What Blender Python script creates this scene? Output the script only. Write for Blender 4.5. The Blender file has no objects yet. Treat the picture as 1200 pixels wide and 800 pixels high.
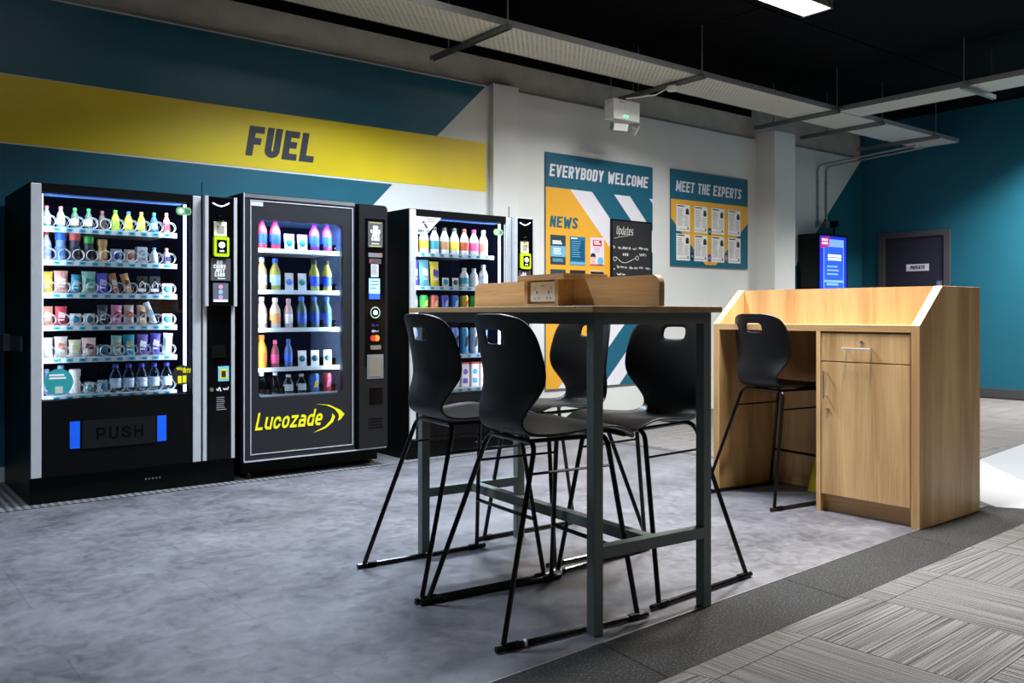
import bpy, math, random
from mathutils import Vector, Matrix
random.seed(7)
SC = bpy.context.scene
COL = SC.collection
PI = math.pi

# ------------------------------------------------------------------ camera, world, lights, exposure
cam_d = bpy.data.cameras.new('camera'); cam = bpy.data.objects.new('camera', cam_d); COL.objects.link(cam)
cam.location = (0, 0, 1.08)
cam.rotation_euler = (PI/2, 0, -math.radians(90-51.7456))
cam_d.sensor_width = 36; cam_d.lens = 36*1025/1200; cam_d.shift_y = -33/1200
cam_d.clip_start = .05
SC.camera = cam
W = bpy.data.worlds.new('world'); SC.world = W; W.use_nodes = True
bg = W.node_tree.nodes['Background']; bg.inputs[0].default_value = (.9, .95, 1, 1); bg.inputs[1].default_value = .055
SC.view_settings.view_transform = 'Standard'; SC.view_settings.look = 'None'
SC.view_settings.exposure = 0; SC.view_settings.gamma = 1; SC.view_settings.use_curve_mapping = False
SC.cycles.use_denoising = True
SC.cycles.max_bounces = 8; SC.cycles.transparent_max_bounces = 16

def area(name, loc, sx, sy, power, color, spread=180, rot=(0, 0, 0), parent=None):
    d = bpy.data.lights.new(name, 'AREA'); d.shape = 'RECTANGLE'; d.size = sx; d.size_y = sy
    d.energy = power; d.color = color; d.spread = math.radians(spread)
    o = bpy.data.objects.new(name, d); COL.objects.link(o); o.location = loc; o.rotation_euler = rot
    if parent: o.parent = parent
    return o
# ceiling fittings of the room: (centre x, y, watts, colour); the first is in view, the last an added fill for the table divider
FIT = [(5.93, 4.17, 165, (1, .98, .95), 142), (3.2, 4.6, 180, (.76, .88, 1), 124), (10.75, 3.6, 280, (1, .97, .93), 128),
       (4.1, 2.3, 100, (1, .96, .90), 95), (5.0, -.8, 30, (1, .97, .93), 125), (1.1, 3.95, 62, (.74, .86, 1), 96)]
for fx, fy, wt, c, sprd in FIT:
    area('ceiling_light_lamp', (fx, fy, 3.595), 1.16, .22, wt, c, sprd)

# ------------------------------------------------------------------ materials
def lin(c):
    return tuple((v/12.92 if v <= .04045 else ((v+.055)/1.055)**2.4) for v in c)
def hexc(r, g, b): return lin((r/255, g/255, b/255))
MC = {}
def base(name):
    m = bpy.data.materials.new(name); m.use_nodes = True
    nt = m.node_tree; return m, nt, nt.nodes['Principled BSDF']
def pm(name, rgb, rough=.5, metal=0, var=.06, scale=18, bump=0, bscale=200, emit=0, coat=0, spec=.5):
    """plain procedural paint / plastic / metal with a little noise in it"""
    if name in MC: return MC[name]
    m, nt, b = base(name); N = nt.nodes; L = nt.links
    c = hexc(*rgb); tc = N.new('ShaderNodeTexCoord'); nz = N.new('ShaderNodeTexNoise')
    nz.inputs['Scale'].default_value = scale; nz.inputs['Detail'].default_value = 3
    L.new(tc.outputs['Object'], nz.inputs['Vector'])
    r = N.new('ShaderNodeValToRGB'); L.new(nz.outputs['Fac'], r.inputs[0])
    r.color_ramp.elements[0].position = .3; r.color_ramp.elements[1].position = .7
    r.color_ramp.elements[0].color = tuple(v*(1-var) for v in c)+(1,)
    r.color_ramp.elements[1].color = tuple(min(1, v*(1+var)) for v in c)+(1,)
    L.new(r.outputs[0], b.inputs['Base Color'])
    b.inputs['Roughness'].default_value = rough; b.inputs['Metallic'].default_value = metal
    b.inputs['Specular IOR Level'].default_value = spec
    if coat: b.inputs['Coat Weight'].default_value = coat
    if emit:
        L.new(r.outputs[0], b.inputs['Emission Color']); b.inputs['Emission Strength'].default_value = emit
    if bump:
        n2 = N.new('ShaderNodeTexNoise'); n2.inputs['Scale'].default_value = bscale; L.new(tc.outputs['Object'], n2.inputs['Vector'])
        bp = N.new('ShaderNodeBump'); bp.inputs['Strength'].default_value = bump; bp.inputs['Distance'].default_value = .01
        L.new(n2.outputs['Fac'], bp.inputs['Height']); L.new(bp.outputs[0], b.inputs['Normal'])
    MC[name] = m; return m
def cm(r, g, b, rough=.45):
    """colour by value, for products and print"""
    return pm('colour_%d_%d_%d_%d' % (r, g, b, int(rough*100)), (r, g, b), rough, 0, .05, 40)
def wood(name, dark, light, axis, rough=.42):
    m, nt, b = base(name); N = nt.nodes; L = nt.links
    tc = N.new('ShaderNodeTexCoord'); mp = N.new('ShaderNodeMapping'); L.new(tc.outputs['Object'], mp.inputs[0])
    s = [9, 9, 9]; s[axis] = .7; mp.inputs['Scale'].default_value = s
    n1 = N.new('ShaderNodeTexNoise'); n1.inputs['Scale'].default_value = 1.3; n1.inputs['Detail'].default_value = 6; n1.inputs['Distortion'].default_value = .6
    L.new(mp.outputs[0], n1.inputs['Vector'])
    mp2 = N.new('ShaderNodeMapping'); L.new(tc.outputs['Object'], mp2.inputs[0])
    s2 = [130, 130, 130]; s2[axis] = 5; mp2.inputs['Scale'].default_value = s2
    n2 = N.new('ShaderNodeTexNoise'); n2.inputs['Scale'].default_value = 1; n2.inputs['Detail'].default_value = 3; L.new(mp2.outputs[0], n2.inputs['Vector'])
    # wide plank-like tone bands
    mp3 = N.new('ShaderNodeMapping'); L.new(tc.outputs['Object'], mp3.inputs[0])
    s3 = [3.2, 3.2, 3.2]; s3[axis] = .15; mp3.inputs['Scale'].default_value = s3
    n3 = N.new('ShaderNodeTexNoise'); n3.inputs['Scale'].default_value = 1.4; n3.inputs['Detail'].default_value = 1; L.new(mp3.outputs[0], n3.inputs['Vector'])
    def mul(a, k, bb=None):
        q = N.new('ShaderNodeMath'); q.operation = 'MULTIPLY_ADD'; L.new(a, q.inputs[0]); q.inputs[1].default_value = k
        if bb is None: q.inputs[2].default_value = 0
        else: L.new(bb, q.inputs[2])
        return q.outputs[0]
    f = mul(n1.outputs['Fac'], .5, mul(n2.outputs['Fac'], .22, mul(n3.outputs['Fac'], .45)))
    r = N.new('ShaderNodeValToRGB'); L.new(f, r.inputs[0])
    r.color_ramp.elements[0].position = .42; r.color_ramp.elements[1].position = .72
    r.color_ramp.elements[0].color = hexc(*dark)+(1,); r.color_ramp.elements[1].color = hexc(*light)+(1,)
    L.new(r.outputs[0], b.inputs['Base Color']); b.inputs['Roughness'].default_value = rough
    bp = N.new('ShaderNodeBump'); bp.inputs['Strength'].default_value = .08; bp.inputs['Distance'].default_value = .002
    L.new(n2.outputs['Fac'], bp.inputs['Height']); L.new(bp.outputs[0], b.inputs['Normal'])
    return m
M_OAKV = wood('oak_vertical', (166, 123, 76), (224, 184, 130), 2)
M_OAKY = wood('oak_lengthwise', (166, 123, 76), (224, 184, 130), 1)
M_TABW = wood('table_oak', (160, 124, 84), (216, 178, 128), 1, .5)

def vinyl():
    m, nt, b = base('grey_vinyl'); N = nt.nodes; L = nt.links
    tc = N.new('ShaderNodeTexCoord')
    def nz(s, d, dist=0):
        n = N.new('ShaderNodeTexNoise'); n.inputs['Scale'].default_value = s; n.inputs['Detail'].default_value = d; n.inputs['Distortion'].default_value = dist
        L.new(tc.outputs['Object'], n.inputs['Vector']); return n
    a = nz(2.6, 10, .4); c = nz(17, 8, 1.0); mx = N.new('ShaderNodeMix'); mx.inputs[0].default_value = .45
    L.new(a.outputs['Fac'], mx.inputs[2]); L.new(c.outputs['Fac'], mx.inputs[3])
    r = N.new('ShaderNodeValToRGB'); L.new(mx.outputs[0], r.inputs[0])
    r.color_ramp.elements[0].position = .33; r.color_ramp.elements[1].position = .68
    r.color_ramp.elements[0].color = hexc(62, 61, 66)+(1,); r.color_ramp.elements[1].color = hexc(110, 109, 115)+(1,)
    bk = N.new('ShaderNodeTexBrick'); L.new(tc.outputs['Object'], bk.inputs['Vector'])
    bk.inputs['Scale'].default_value = 1; bk.inputs['Brick Width'].default_value = 1.2; bk.inputs['Row Height'].default_value = .6
    bk.inputs['Mortar Size'].default_value = .002; bk.offset = .5
    bk.inputs['Color1'].default_value = (1, 1, 1, 1); bk.inputs['Color2'].default_value = (.93, .93, .93, 1); bk.inputs['Mortar'].default_value = (.6, .6, .6, 1)
    mu = N.new('ShaderNodeMix'); mu.data_type = 'RGBA'; mu.blend_type = 'MULTIPLY'; mu.inputs[0].default_value = 1
    L.new(r.outputs[0], mu.inputs[6]); L.new(bk.outputs['Color'], mu.inputs[7]); L.new(mu.outputs[2], b.inputs['Base Color'])
    rr = N.new('ShaderNodeMapRange'); L.new(c.outputs['Fac'], rr.inputs[0]); rr.inputs[3].default_value = .34; rr.inputs[4].default_value = .55
    L.new(rr.outputs[0], b.inputs['Roughness'])
    return m
M_VINYL = vinyl()
def carpet():
    m, nt, b = base('striped_carpet'); N = nt.nodes; L = nt.links
    tc = N.new('ShaderNodeTexCoord'); oi = N.new('ShaderNodeObjectInfo')
    def mp(sx, sy):
        q = N.new('ShaderNodeVectorMath'); q.operation = 'MULTIPLY'; L.new(tc.outputs['Object'], q.inputs[0]); q.inputs[1].default_value = (sx, sy, 1)
        k = N.new('ShaderNodeMath'); k.operation = 'MULTIPLY'; L.new(oi.outputs['Random'], k.inputs[0]); k.inputs[1].default_value = 57
        a = N.new('ShaderNodeVectorMath'); a.operation = 'ADD'; L.new(q.outputs[0], a.inputs[0])
        cb = N.new('ShaderNodeCombineXYZ'); L.new(k.outputs[0], cb.inputs[0]); L.new(k.outputs[0], cb.inputs[1]); L.new(cb.outputs[0], a.inputs[1]); return a
    def nz(v, d):
        n = N.new('ShaderNodeTexNoise'); n.noise_dimensions = '2D'; n.inputs['Scale'].default_value = 1; n.inputs['Detail'].default_value = d
        L.new(v.outputs[0], n.inputs['Vector']); return n
    s1 = nz(mp(125, 1.0), 2); s2 = nz(mp(420, 160), 2)
    mx = N.new('ShaderNodeMix'); mx.inputs[0].default_value = .34; L.new(s1.outputs['Fac'], mx.inputs[2]); L.new(s2.outputs['Fac'], mx.inputs[3])
    r = N.new('ShaderNodeValToRGB'); L.new(mx.outputs[0], r.inputs[0])
    r.color_ramp.elements[0].position = .38; r.color_ramp.elements[1].position = .64
    r.color_ramp.elements[0].color = hexc(40, 39, 40)+(1,); r.color_ramp.elements[1].color = hexc(132, 129, 127)+(1,)
    # some tiles are calmer than others
    mid = N.new('ShaderNodeMix'); mid.data_type = 'RGBA'; mid.inputs[7].default_value = hexc(92, 90, 89)+(1,)
    k = N.new('ShaderNodeMath'); k.operation = 'MULTIPLY'; k.inputs[1].default_value = .5; L.new(oi.outputs['Random'], k.inputs[0])
    L.new(k.outputs[0], mid.inputs[0]); L.new(r.outputs[0], mid.inputs[6])
    L.new(mid.outputs[2], b.inputs['Base Color']); b.inputs['Roughness'].default_value = .95
    bp = N.new('ShaderNodeBump'); bp.inputs['Strength'].default_value = .5; bp.inputs['Distance'].default_value = .004
    L.new(mx.outputs[0], bp.inputs['Height']); L.new(bp.outputs[0], b.inputs['Normal'])
    return m
M_CARPET = carpet()
def speckle(name, dark, light, scale, lo=.5, hi=.75, rough=.9, bump=.4):
    m, nt, b = base(name); N = nt.nodes; L = nt.links
    tc = N.new('ShaderNodeTexCoord'); n = N.new('ShaderNodeTexNoise'); n.inputs['Scale'].default_value = scale; n.inputs['Detail'].default_value = 3
    L.new(tc.outputs['Object'], n.inputs['Vector']); r = N.new('ShaderNodeValToRGB'); L.new(n.outputs['Fac'], r.inputs[0])
    r.color_ramp.elements[0].position = lo; r.color_ramp.elements[1].position = hi
    r.color_ramp.elements[0].color = hexc(*dark)+(1,); r.color_ramp.elements[1].color = hexc(*light)+(1,)
    L.new(r.outputs[0], b.inputs['Base Color']); b.inputs['Roughness'].default_value = rough
    bp = N.new('ShaderNodeBump'); bp.inputs['Strength'].default_value = bump; bp.inputs['Distance'].default_value = .003
    L.new(n.outputs['Fac'], bp.inputs['Height']); L.new(bp.outputs[0], b.inputs['Normal']); return m
M_BORDER = speckle('charcoal_border', (20, 20, 21), (96, 94, 92), 130, .52, .82)
def tread():
    m, nt, b = base('studded_mat'); N = nt.nodes; L = nt.links
    tc = N.new('ShaderNodeTexCoord'); ck = N.new('ShaderNodeTexChecker'); mp = N.new('ShaderNodeMapping'); mp.inputs['Rotation'].default_value = (0, 0, PI/4)
    L.new(tc.outputs['Object'], mp.inputs[0]); L.new(mp.outputs[0], ck.inputs[0]); ck.inputs['Scale'].default_value = 34
    ck.inputs[1].default_value = hexc(40, 41, 44)+(1,); ck.inputs[2].default_value = hexc(110, 110, 112)+(1,)
    L.new(ck.outputs[0], b.inputs['Base Color']); b.inputs['Roughness'].default_value = .6
    return m
M_TREAD = tread()
def perforated(name, rgb):
    m, nt, b = base(name); N = nt.nodes; L = nt.links
    b.inputs['Base Color'].default_value = hexc(*rgb)+(1,); b.inputs['Metallic'].default_value = .05; b.inputs['Roughness'].default_value = .5
    tc = N.new('ShaderNodeTexCoord'); bk = N.new('ShaderNodeTexBrick'); L.new(tc.outputs['Object'], bk.inputs['Vector'])
    bk.inputs['Scale'].default_value = 1; bk.inputs['Brick Width'].default_value = .052; bk.inputs['Row Height'].default_value = .03
    bk.inputs['Mortar Size'].default_value = .0105; bk.inputs['Mortar Smooth'].default_value = 0
    bk.inputs['Color1'].default_value = (1, 1, 1, 1); bk.inputs['Color2'].default_value = (1, 1, 1, 1); bk.inputs['Mortar'].default_value = (0, 0, 0, 1)
    tr = N.new('ShaderNodeBsdfTransparent'); mx = N.new('ShaderNodeMixShader'); L.new(bk.outputs['Color'], mx.inputs[0])
    L.new(b.outputs[0], mx.inputs[1]); L.new(tr.outputs[0], mx.inputs[2]); L.new(mx.outputs[0], N['Material Output'].inputs[0]); return m
M_TRAY = perforated('perforated_steel', (222, 220, 205))
def glassmat(name, tint=(1, 1, 1), refl=.06):
    m, nt, b = base(name); N = nt.nodes; L = nt.links
    tr = N.new('ShaderNodeBsdfTransparent'); tr.inputs[0].default_value = tint+(1,)
    gl = N.new('ShaderNodeBsdfGlossy'); gl.inputs['Roughness'].default_value = .03
    fr = N.new('ShaderNodeFresnel'); fr.inputs[0].default_value = 1.35
    nz = N.new('ShaderNodeTexNoise'); nz.inputs['Scale'].default_value = 3
    ml = N.new('ShaderNodeMath'); ml.operation = 'MULTIPLY'; L.new(fr.outputs[0], ml.inputs[0]); ml.inputs[1].default_value = 1
    mx = N.new('ShaderNodeMixShader'); L.new(ml.outputs[0], mx.inputs[0]); L.new(tr.outputs[0], mx.inputs[1]); L.new(gl.outputs[0], mx.inputs[2])
    L.new(mx.outputs[0], N['Material Output'].inputs[0]); return m
M_GLASS = glassmat('clear_pane')
M_CLEAR = glassmat('clear_plastic', (.78, .88, .95))
def emis(name, rgb, s):
    m, nt, b = base(name); N = nt.nodes; L = nt.links
    tc = N.new('ShaderNodeTexCoord'); nz = N.new('ShaderNodeTexNoise'); nz.inputs['Scale'].default_value = 6; L.new(tc.outputs['Object'], nz.inputs['Vector'])
    mr = N.new('ShaderNodeMapRange'); L.new(nz.outputs['Fac'], mr.inputs[0]); mr.inputs[3].default_value = s*.9; mr.inputs[4].default_value = s*1.1
    b.inputs['Base Color'].default_value = hexc(*rgb)+(1,); b.inputs['Emission Color'].default_value = hexc(*rgb)+(1,); L.new(mr.outputs[0], b.inputs['Emission Strength'])
    return m
M_LED = emis('led_white', (225, 238, 255), 5)
M_DIFF = emis('lamp_diffuser', (255, 253, 248), 7)
M_GREENLED = emis('green_indicator', (60, 255, 140), 4)
M_WHITE = pm('wall_white', (214, 216, 214), .75, 0, .03, 2.5, .05, 60)
M_PLAST = pm('old_plaster', (176, 174, 166), .85, 0, .14, 5, .25, 25)
M_TEAL = pm('wall_teal', (10, 92, 112), .6, 0, .05, 3, .05, 60)
M_TEALF = pm('wall_teal_deep', (22, 92, 112), .38, 0, .06, 3, .05, 60)
M_YEL = pm('wall_yellow', (222, 196, 22), .38, 0, .04, 3, .05, 60)
M_INK = pm('charcoal_ink', (42, 44, 54), .55)
M_BLACKC = pm('ceiling_black', (8, 8, 10), .9, 0, .15, 2, spec=.1)
M_BLK = pm('machine_black', (5, 5, 6), .45, 0, .1, spec=.12)
M_GBLK = pm('gloss_black', (5, 5, 7), .14, 0, .1, spec=.25)
M_DBLK = pm('drinks_door_charcoal', (30, 31, 35), .5, 0, .05, spec=.3)
M_SIL = pm('anodised_silver', (196, 198, 202), .4, .35, .03)
M_STEEL = pm('brushed_steel', (190, 190, 190), .3, .9, .04)
M_GALV = pm('galvanised_steel', (150, 152, 152), .5, .5, .1, 25)
M_STRUT = pm('dark_strut', (120, 124, 127), .5, .4, .1)
M_FRAME = pm('table_frame_green_grey', (102, 114, 110), .45, 0, .05)
M_TUBE = pm('black_tube', (12, 12, 13), .22, .2, .1)
M_SHELL = pm('black_shell', (14, 14, 15), .42, 0, .06, 20, .12, 500, spec=.38)
M_PAPER = pm('white_paper', (232, 232, 228), .7)
M_SKIRT = pm('skirting_grey', (64, 64, 68), .6)
M_DOOR = pm('door_charcoal', (40, 38, 46), .5)
M_DOORF = pm('door_frame_grey', (74, 72, 74), .5)
M_PALE = pm('pale_floor', (156, 158, 161), .5, 0, .02, 3)
M_PALE2 = pm('pale_floor_grey', (138, 142, 147), .5, 0, .02, 3)
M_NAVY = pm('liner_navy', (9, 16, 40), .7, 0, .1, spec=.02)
M_LINER_LIT = pm('liner_led_tint', (120, 150, 190), .4, 0, .1)  # LED light on the liner put into its colour
M_WHITEP = pm('white_plastic', (226, 226, 224), .35)
M_BLUE = pm('blue_tab', (10, 96, 235), .4)
M_LIME = pm('lime_reader', (186, 214, 20), .35)
M_YTXT = pm('lemon_lettering', (236, 226, 20), .4)
M_COIL = pm('coil_wire', (176, 186, 198), .3, .3)
M_STRIP = pm('price_strip', (216, 234, 244), .4)
M_CYAN = pm('price_ticket_cyan', (90, 190, 225), .4)

# ------------------------------------------------------------------ mesh helpers
class MB:
    def __init__(s): s.v = []; s.f = []
    def box(s, x0, x1, y0, y1, z0, z1):
        b = len(s.v)
        s.v += [(x0,y0,z0),(x1,y0,z0),(x1,y1,z0),(x0,y1,z0),(x0,y0,z1),(x1,y0,z1),(x1,y1,z1),(x0,y1,z1)]
        s.f += [tuple(b+i for i in q) for q in ((0,3,2,1),(4,5,6,7),(0,1,5,4),(1,2,6,5),(2,3,7,6),(3,0,4,7))]; return s
    def prism(s, pts, d):
        """pts: 3-D outline, pushed along vector d"""
        b = len(s.v); n = len(pts); d = Vector(d)
        s.v += [tuple(p) for p in pts]+[tuple(Vector(p)+d) for p in pts]
        s.f.append(tuple(b+i for i in range(n))); s.f.append(tuple(b+n+i for i in reversed(range(n))))
        for i in range(n):
            j = (i+1) % n; s.f.append((b+i, b+n+i, b+n+j, b+j))
        return s
    def ring(s, outer, inner, d):
        b = len(s.v); n = len(outer); d = Vector(d)
        for P in (outer, inner): s.v += [tuple(p) for p in P]
        for P in (outer, inner): s.v += [tuple(Vector(p)+d) for p in P]
        for i in range(n):
            j = (i+1) % n
            s.f += [(b+i,b+j,b+n+j,b+n+i),(b+2*n+i,b+3*n+i,b+3*n+j,b+2*n+j),(b+i,b+2*n+i,b+2*n+j,b+j),(b+n+i,b+n+j,b+3*n+j,b+3*n+i)]
        return s
    def tube(s, path, r, n=8, cap=True):
        P = [Vector(p) for p in path]; b = len(s.v); prev = None
        for i, p in enumerate(P):
            t = (P[min(i+1, len(P)-1)]-P[max(i-1, 0)]).normalized()
            if prev is None:
                a = t.cross(Vector((0,0,1)))
                if a.length < .05: a = t.cross(Vector((1,0,0)))
            else: a = prev - t*prev.dot(t)
            a.normalize(); prev = a; c = t.cross(a)
            for k in range(n):
                an = 2*PI*k/n; s.v.append(tuple(p+(a*math.cos(an)+c*math.sin(an))*r))
        for i in range(len(P)-1):
            for k in range(n):
                k2 = (k+1) % n; s.f.append((b+i*n+k, b+i*n+k2, b+(i+1)*n+k2, b+(i+1)*n+k))
        if cap:
            s.f.append(tuple(b+k for k in reversed(range(n)))); e = b+(len(P)-1)*n; s.f.append(tuple(e+k for k in range(n)))
        return s
    def lathe(s, prof, n=12, c=(0, 0, 0), axis='z'):
        b = len(s.v); m = len(prof)
        for r, z in prof:
            for k in range(n):
                a = 2*PI*k/n
                if axis == 'z': p = (c[0]+r*math.cos(a), c[1]+r*math.sin(a), c[2]+z)
                elif axis == 'y': p = (c[0]+r*math.cos(a), c[1]+z, c[2]-r*math.sin(a))
                else: p = (c[0]+z, c[1]+r*math.cos(a), c[2]+r*math.sin(a))
                s.v.append(p)
        for i in range(m-1):
            for k in range(n):
                k2 = (k+1) % n; s.f.append((b+i*n+k, b+i*n+k2, b+(i+1)*n+k2, b+(i+1)*n+k))
        s.f.append(tuple(b+k for k in reversed(range(n)))); s.f.append(tuple(b+(m-1)*n+k for k in range(n))); return s
    def mesh(s, name, mat, smooth=False):
        me = bpy.data.meshes.new(name); me.from_pydata(s.v, [], s.f); me.materials.append(mat); me.update()
        if smooth:
            for p in me.polygons: p.use_smooth = True
            me.set_sharp_from_angle(angle=math.radians(40))
        return me
    def build(s, name, mat, parent=None, loc=(0,0,0), rz=0, smooth=False, bevel=0):
        return link(name, s.mesh(name, mat, smooth), parent, loc, rz, bevel)
def link(name, me, parent=None, loc=(0,0,0), rz=0, bevel=0):
    o = bpy.data.objects.new(name, me); COL.objects.link(o); o.location = loc; o.rotation_euler = (0, 0, rz)
    if parent: o.parent = parent
    if bevel:
        q = o.modifiers.new('bevel', 'BEVEL'); q.width = bevel; q.segments = 2; q.limit_method = 'ANGLE'; q.angle_limit = math.radians(50)
    return o
def tag(o, label=None, cat=None, group=None, kind=None):
    if label: o['label'] = label
    if cat: o['category'] = cat
    if group: o['group'] = group
    if kind: o['kind'] = kind
    return o
def thing(name, label, cat, loc=(0,0,0), rz=0, group=None):
    return tag(link(name, None, None, loc, rz), label, cat, group)
def struct(o, label, cat):
    return tag(o, label, cat, kind='structure')
def copy_tree(o, parent=None):
    c = o.copy(); COL.objects.link(c); c.parent = parent
    for ch in o.children: copy_tree(ch, c)
    return c
def rrect(x0, x1, z0, z1, r, n=6, corners=(1,1,1,1)):
    """rounded rectangle outline, counter-clockwise from lower left; corners = ll, lr, ur, ul"""
    out = []
    for (cx, cz, a0, on) in ((x0,z0,PI,corners[0]),(x1,z0,1.5*PI,corners[1]),(x1,z1,0,corners[2]),(x0,z1,.5*PI,corners[3])):
        rr = r if on else 1e-4
        ox = cx+rr if cx == x0 else cx-rr; oz = cz+rr if cz == z0 else cz-rr
        for k in range(n+1):
            a = a0+PI/2*k/n; out.append((ox+rr*math.cos(a), oz+rr*math.sin(a)))
    return out
def disc(cx, cz, r, n=20): return [(cx+r*math.cos(2*PI*k/n), cz+r*math.sin(2*PI*k/n)) for k in range(n)]
# flat print on a plane: O origin, U right, V up, Nn towards the viewer
class Plane:
    def __init__(s, O=(0,0,0), U=(1,0,0), V=(0,0,1), N=(0,-1,0)): s.O, s.U, s.V, s.N = Vector(O), Vector(U), Vector(V), Vector(N)
    def p(s, x, z, h=0): return s.O+s.U*x+s.V*z+s.N*h
def decal(name, mat, polys, pl, h, parent, th=.001, label=None):
    m = MB()
    for q in polys: m.prism([pl.p(x, z, h) for x, z in q], pl.N*th)
    o = m.build(name, mat, parent)
    if label: o['label'] = label
    return o
R4 = lambda x0, x1, z0, z1: [(x0,z0),(x1,z0),(x1,z1),(x0,z1)]

# condensed block lettering drawn with thick strokes
def arc(cx, cy, rx, ry, a0, a1, n=6): return [(cx+rx*math.cos(math.radians(a0+(a1-a0)*k/n)), cy+ry*math.sin(math.radians(a0+(a1-a0)*k/n))) for k in range(n+1)]
def glyph(ch, w, t):
    a, b, lo, hi, m = t/2, w-t/2, t/2, 1-t/2, w/2; r = min(w/2-t/2, .24)
    bowl = lambda y0, y1: [(a,y1)]+arc(b-r*.8, y1-r*.8, r*.8, r*.8, 90, 0)+arc(b-r*.8, y0+r*.8, r*.8, r*.8, 0, -90)+[(a,y0)]
    full = arc(b-r, hi-r, r, r, 0, 90)+arc(a+r, hi-r, r, r, 90, 180)+arc(a+r, lo+r, r, r, 180, 270)+arc(b-r, lo+r, r, r, 270, 360)
    V = [(a,0),(a,1)]
    G = {'A':[[(a*.9,0),(m,1-t*.2),(w-a*.9,0)],[(w*.22,.26),(w*.78,.26)]],'B':[V,bowl(.5,hi),bowl(lo,.5)],
     'C':[arc(b-r,hi-r,r,r,-20,90)+arc(a+r,hi-r,r,r,90,180)+arc(a+r,lo+r,r,r,180,270)+arc(b-r,lo+r,r,r,270,380)],
     'D':[V,bowl(lo,hi)],'E':[V,[(a,hi),(w,hi)],[(a,.52),(w*.9,.52)],[(a,lo),(w,lo)]],'F':[V,[(a,hi),(w,hi)],[(a,.5),(w*.88,.5)]],
     'H':[V,[(b,0),(b,1)],[(a,.5),(b,.5)]],'I':[[(m,0),(m,1)]],'J':[[(b,1),(b,lo+r)]+arc(b-r,lo+r,r,r,0,-180)],
     'L':[V,[(a,lo),(w,lo)]],'M':[[(a,0),(a,1)],[(b,0),(b,1)],[(a,1-t*.4),(m,.25),(b,1-t*.4)]],'N':[V,[(b,0),(b,1)],[(a,1-t*.3),(b,t*.3)]],
     'O':[full+[full[0]]],'P':[V,bowl(.42,hi)],'R':[V,bowl(.48,hi),[(m,.48),(b,0)]],
     'S':[arc(b-r,hi-r,r,r,-10,90)+arc(a+r,hi-r,r,r,90,190)+[(a+r*.4,.58),(b-r*.4,.42)]+arc(b-r,lo+r,r,r,10,-90)+arc(a+r,lo+r,r,r,270,170)],
     'T':[[(m,0),(m,1)],[(0,hi),(w,hi)]],'U':[[(a,1),(a,lo+r)]+arc(a+r,lo+r,r,r,180,270)+arc(b-r,lo+r,r,r,270,360)+[(b,1)]],
     'V':[[(a*.9,1),(m,t*.2),(w-a*.9,1)]],'W':[[(a*.8,1),(w*.28,t*.2),(m,.75),(w*.72,t*.2),(w-a*.8,1)]],
     'X':[[(a,0),(b,1)],[(a,1),(b,0)]],'Y':[[(a*.8,1),(m,.45),(w-a*.8,1)],[(m,0),(m,.5)]]}
    k = .72; kh = k-t/2; rr = min(r, .2)      # lower case
    o_ = arc(b-rr,kh-rr,rr,rr,0,90,4)+arc(a+rr,kh-rr,rr,rr,90,180,4)+arc(a+rr,lo+rr,rr,rr,180,270,4)+arc(b-rr,lo+rr,rr,rr,270,360,4)
    G.update({'o':[o_+[o_[0]]],'c':[[(b,kh-rr*.9)]+o_[0:15]+arc(b-rr,lo+rr,rr,rr,270,360,4)],'u':[[(a,k),(a,lo+rr)]+arc(a+rr,lo+rr,rr,rr,180,270,4)+[(b,lo)],[(b,0),(b,k)]],
     'z':[[(0,kh),(b,kh),(a,lo),(w,lo)]],'a':[[(a+.02,kh),(b-rr,kh)]+arc(b-rr,kh-rr,rr,rr,90,0,4)+[(b,0)],[(b,.40),(a,.38),(a,lo),(b,lo)]],
     'd':[o_+[o_[0]],[(b,0),(b,1)]],'e':[[(a,.36),(b,.36)]+o_[0:15]+[(b,lo)]],'p':[o_+[o_[0]],[(a,-.28),(a,k)]],'t':[[(m,1),(m,lo),(w,lo)],[(0,kh),(w,kh)]],
     's':[[(w,kh),(a,kh),(a,k*.52),(b,k*.48),(b,lo),(0,lo)]],'n':[[(a,0),(a,k)],[(a,kh),(b,kh),(b,0)]]})
    return G.get(ch, [])
def lettering(name, text, pl, x, z, height, mat, parent, w=.46, t=.19, gap=.09, shear=0, h=.002, th=.001, width=None):
    W_ = {'M': 1.3, 'W': 1.4, 'I': .45, ' ': .55, 'V': 1.05, 'A': 1.1, 'Y': 1.05}
    adv = [w*W_.get(c, 1) for c in text]; tot = sum(adv)+gap*(len(text)-1)
    sx = (width/height/tot) if width else 1
    m = MB(); cx = 0; k = 0; o = None
    for c, wd in zip(text, adv):
        if c == ' ':
            o = m.build(name, mat, parent); m = MB()
        for line in glyph(c, wd, t):
            n = len(line)
            for i in range(n-1):
                p, q = Vector(line[i]), Vector(line[i+1]); d = q-p
                if d.length < 1e-6: continue
                d.normalize(); nn = Vector((-d.y, d.x))*t/2
                p2 = p-d*(t*.35 if i > 0 else 0); q2 = q+d*(t*.35 if i < n-2 else 0)
                if n > 6: p2, q2 = p-d*t*.06, q+d*t*.06
                hh = h+.00007*(k % 9); k += 1
                m.prism([pl.p(x+((cx+e.x)*sx+shear*e.y)*height, z+e.y*height, hh) for e in (p2-nn, q2-nn, q2+nn, p2+nn)], pl.N*th)
        cx += wd+gap
    return m.build(name, mat, parent)
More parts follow.
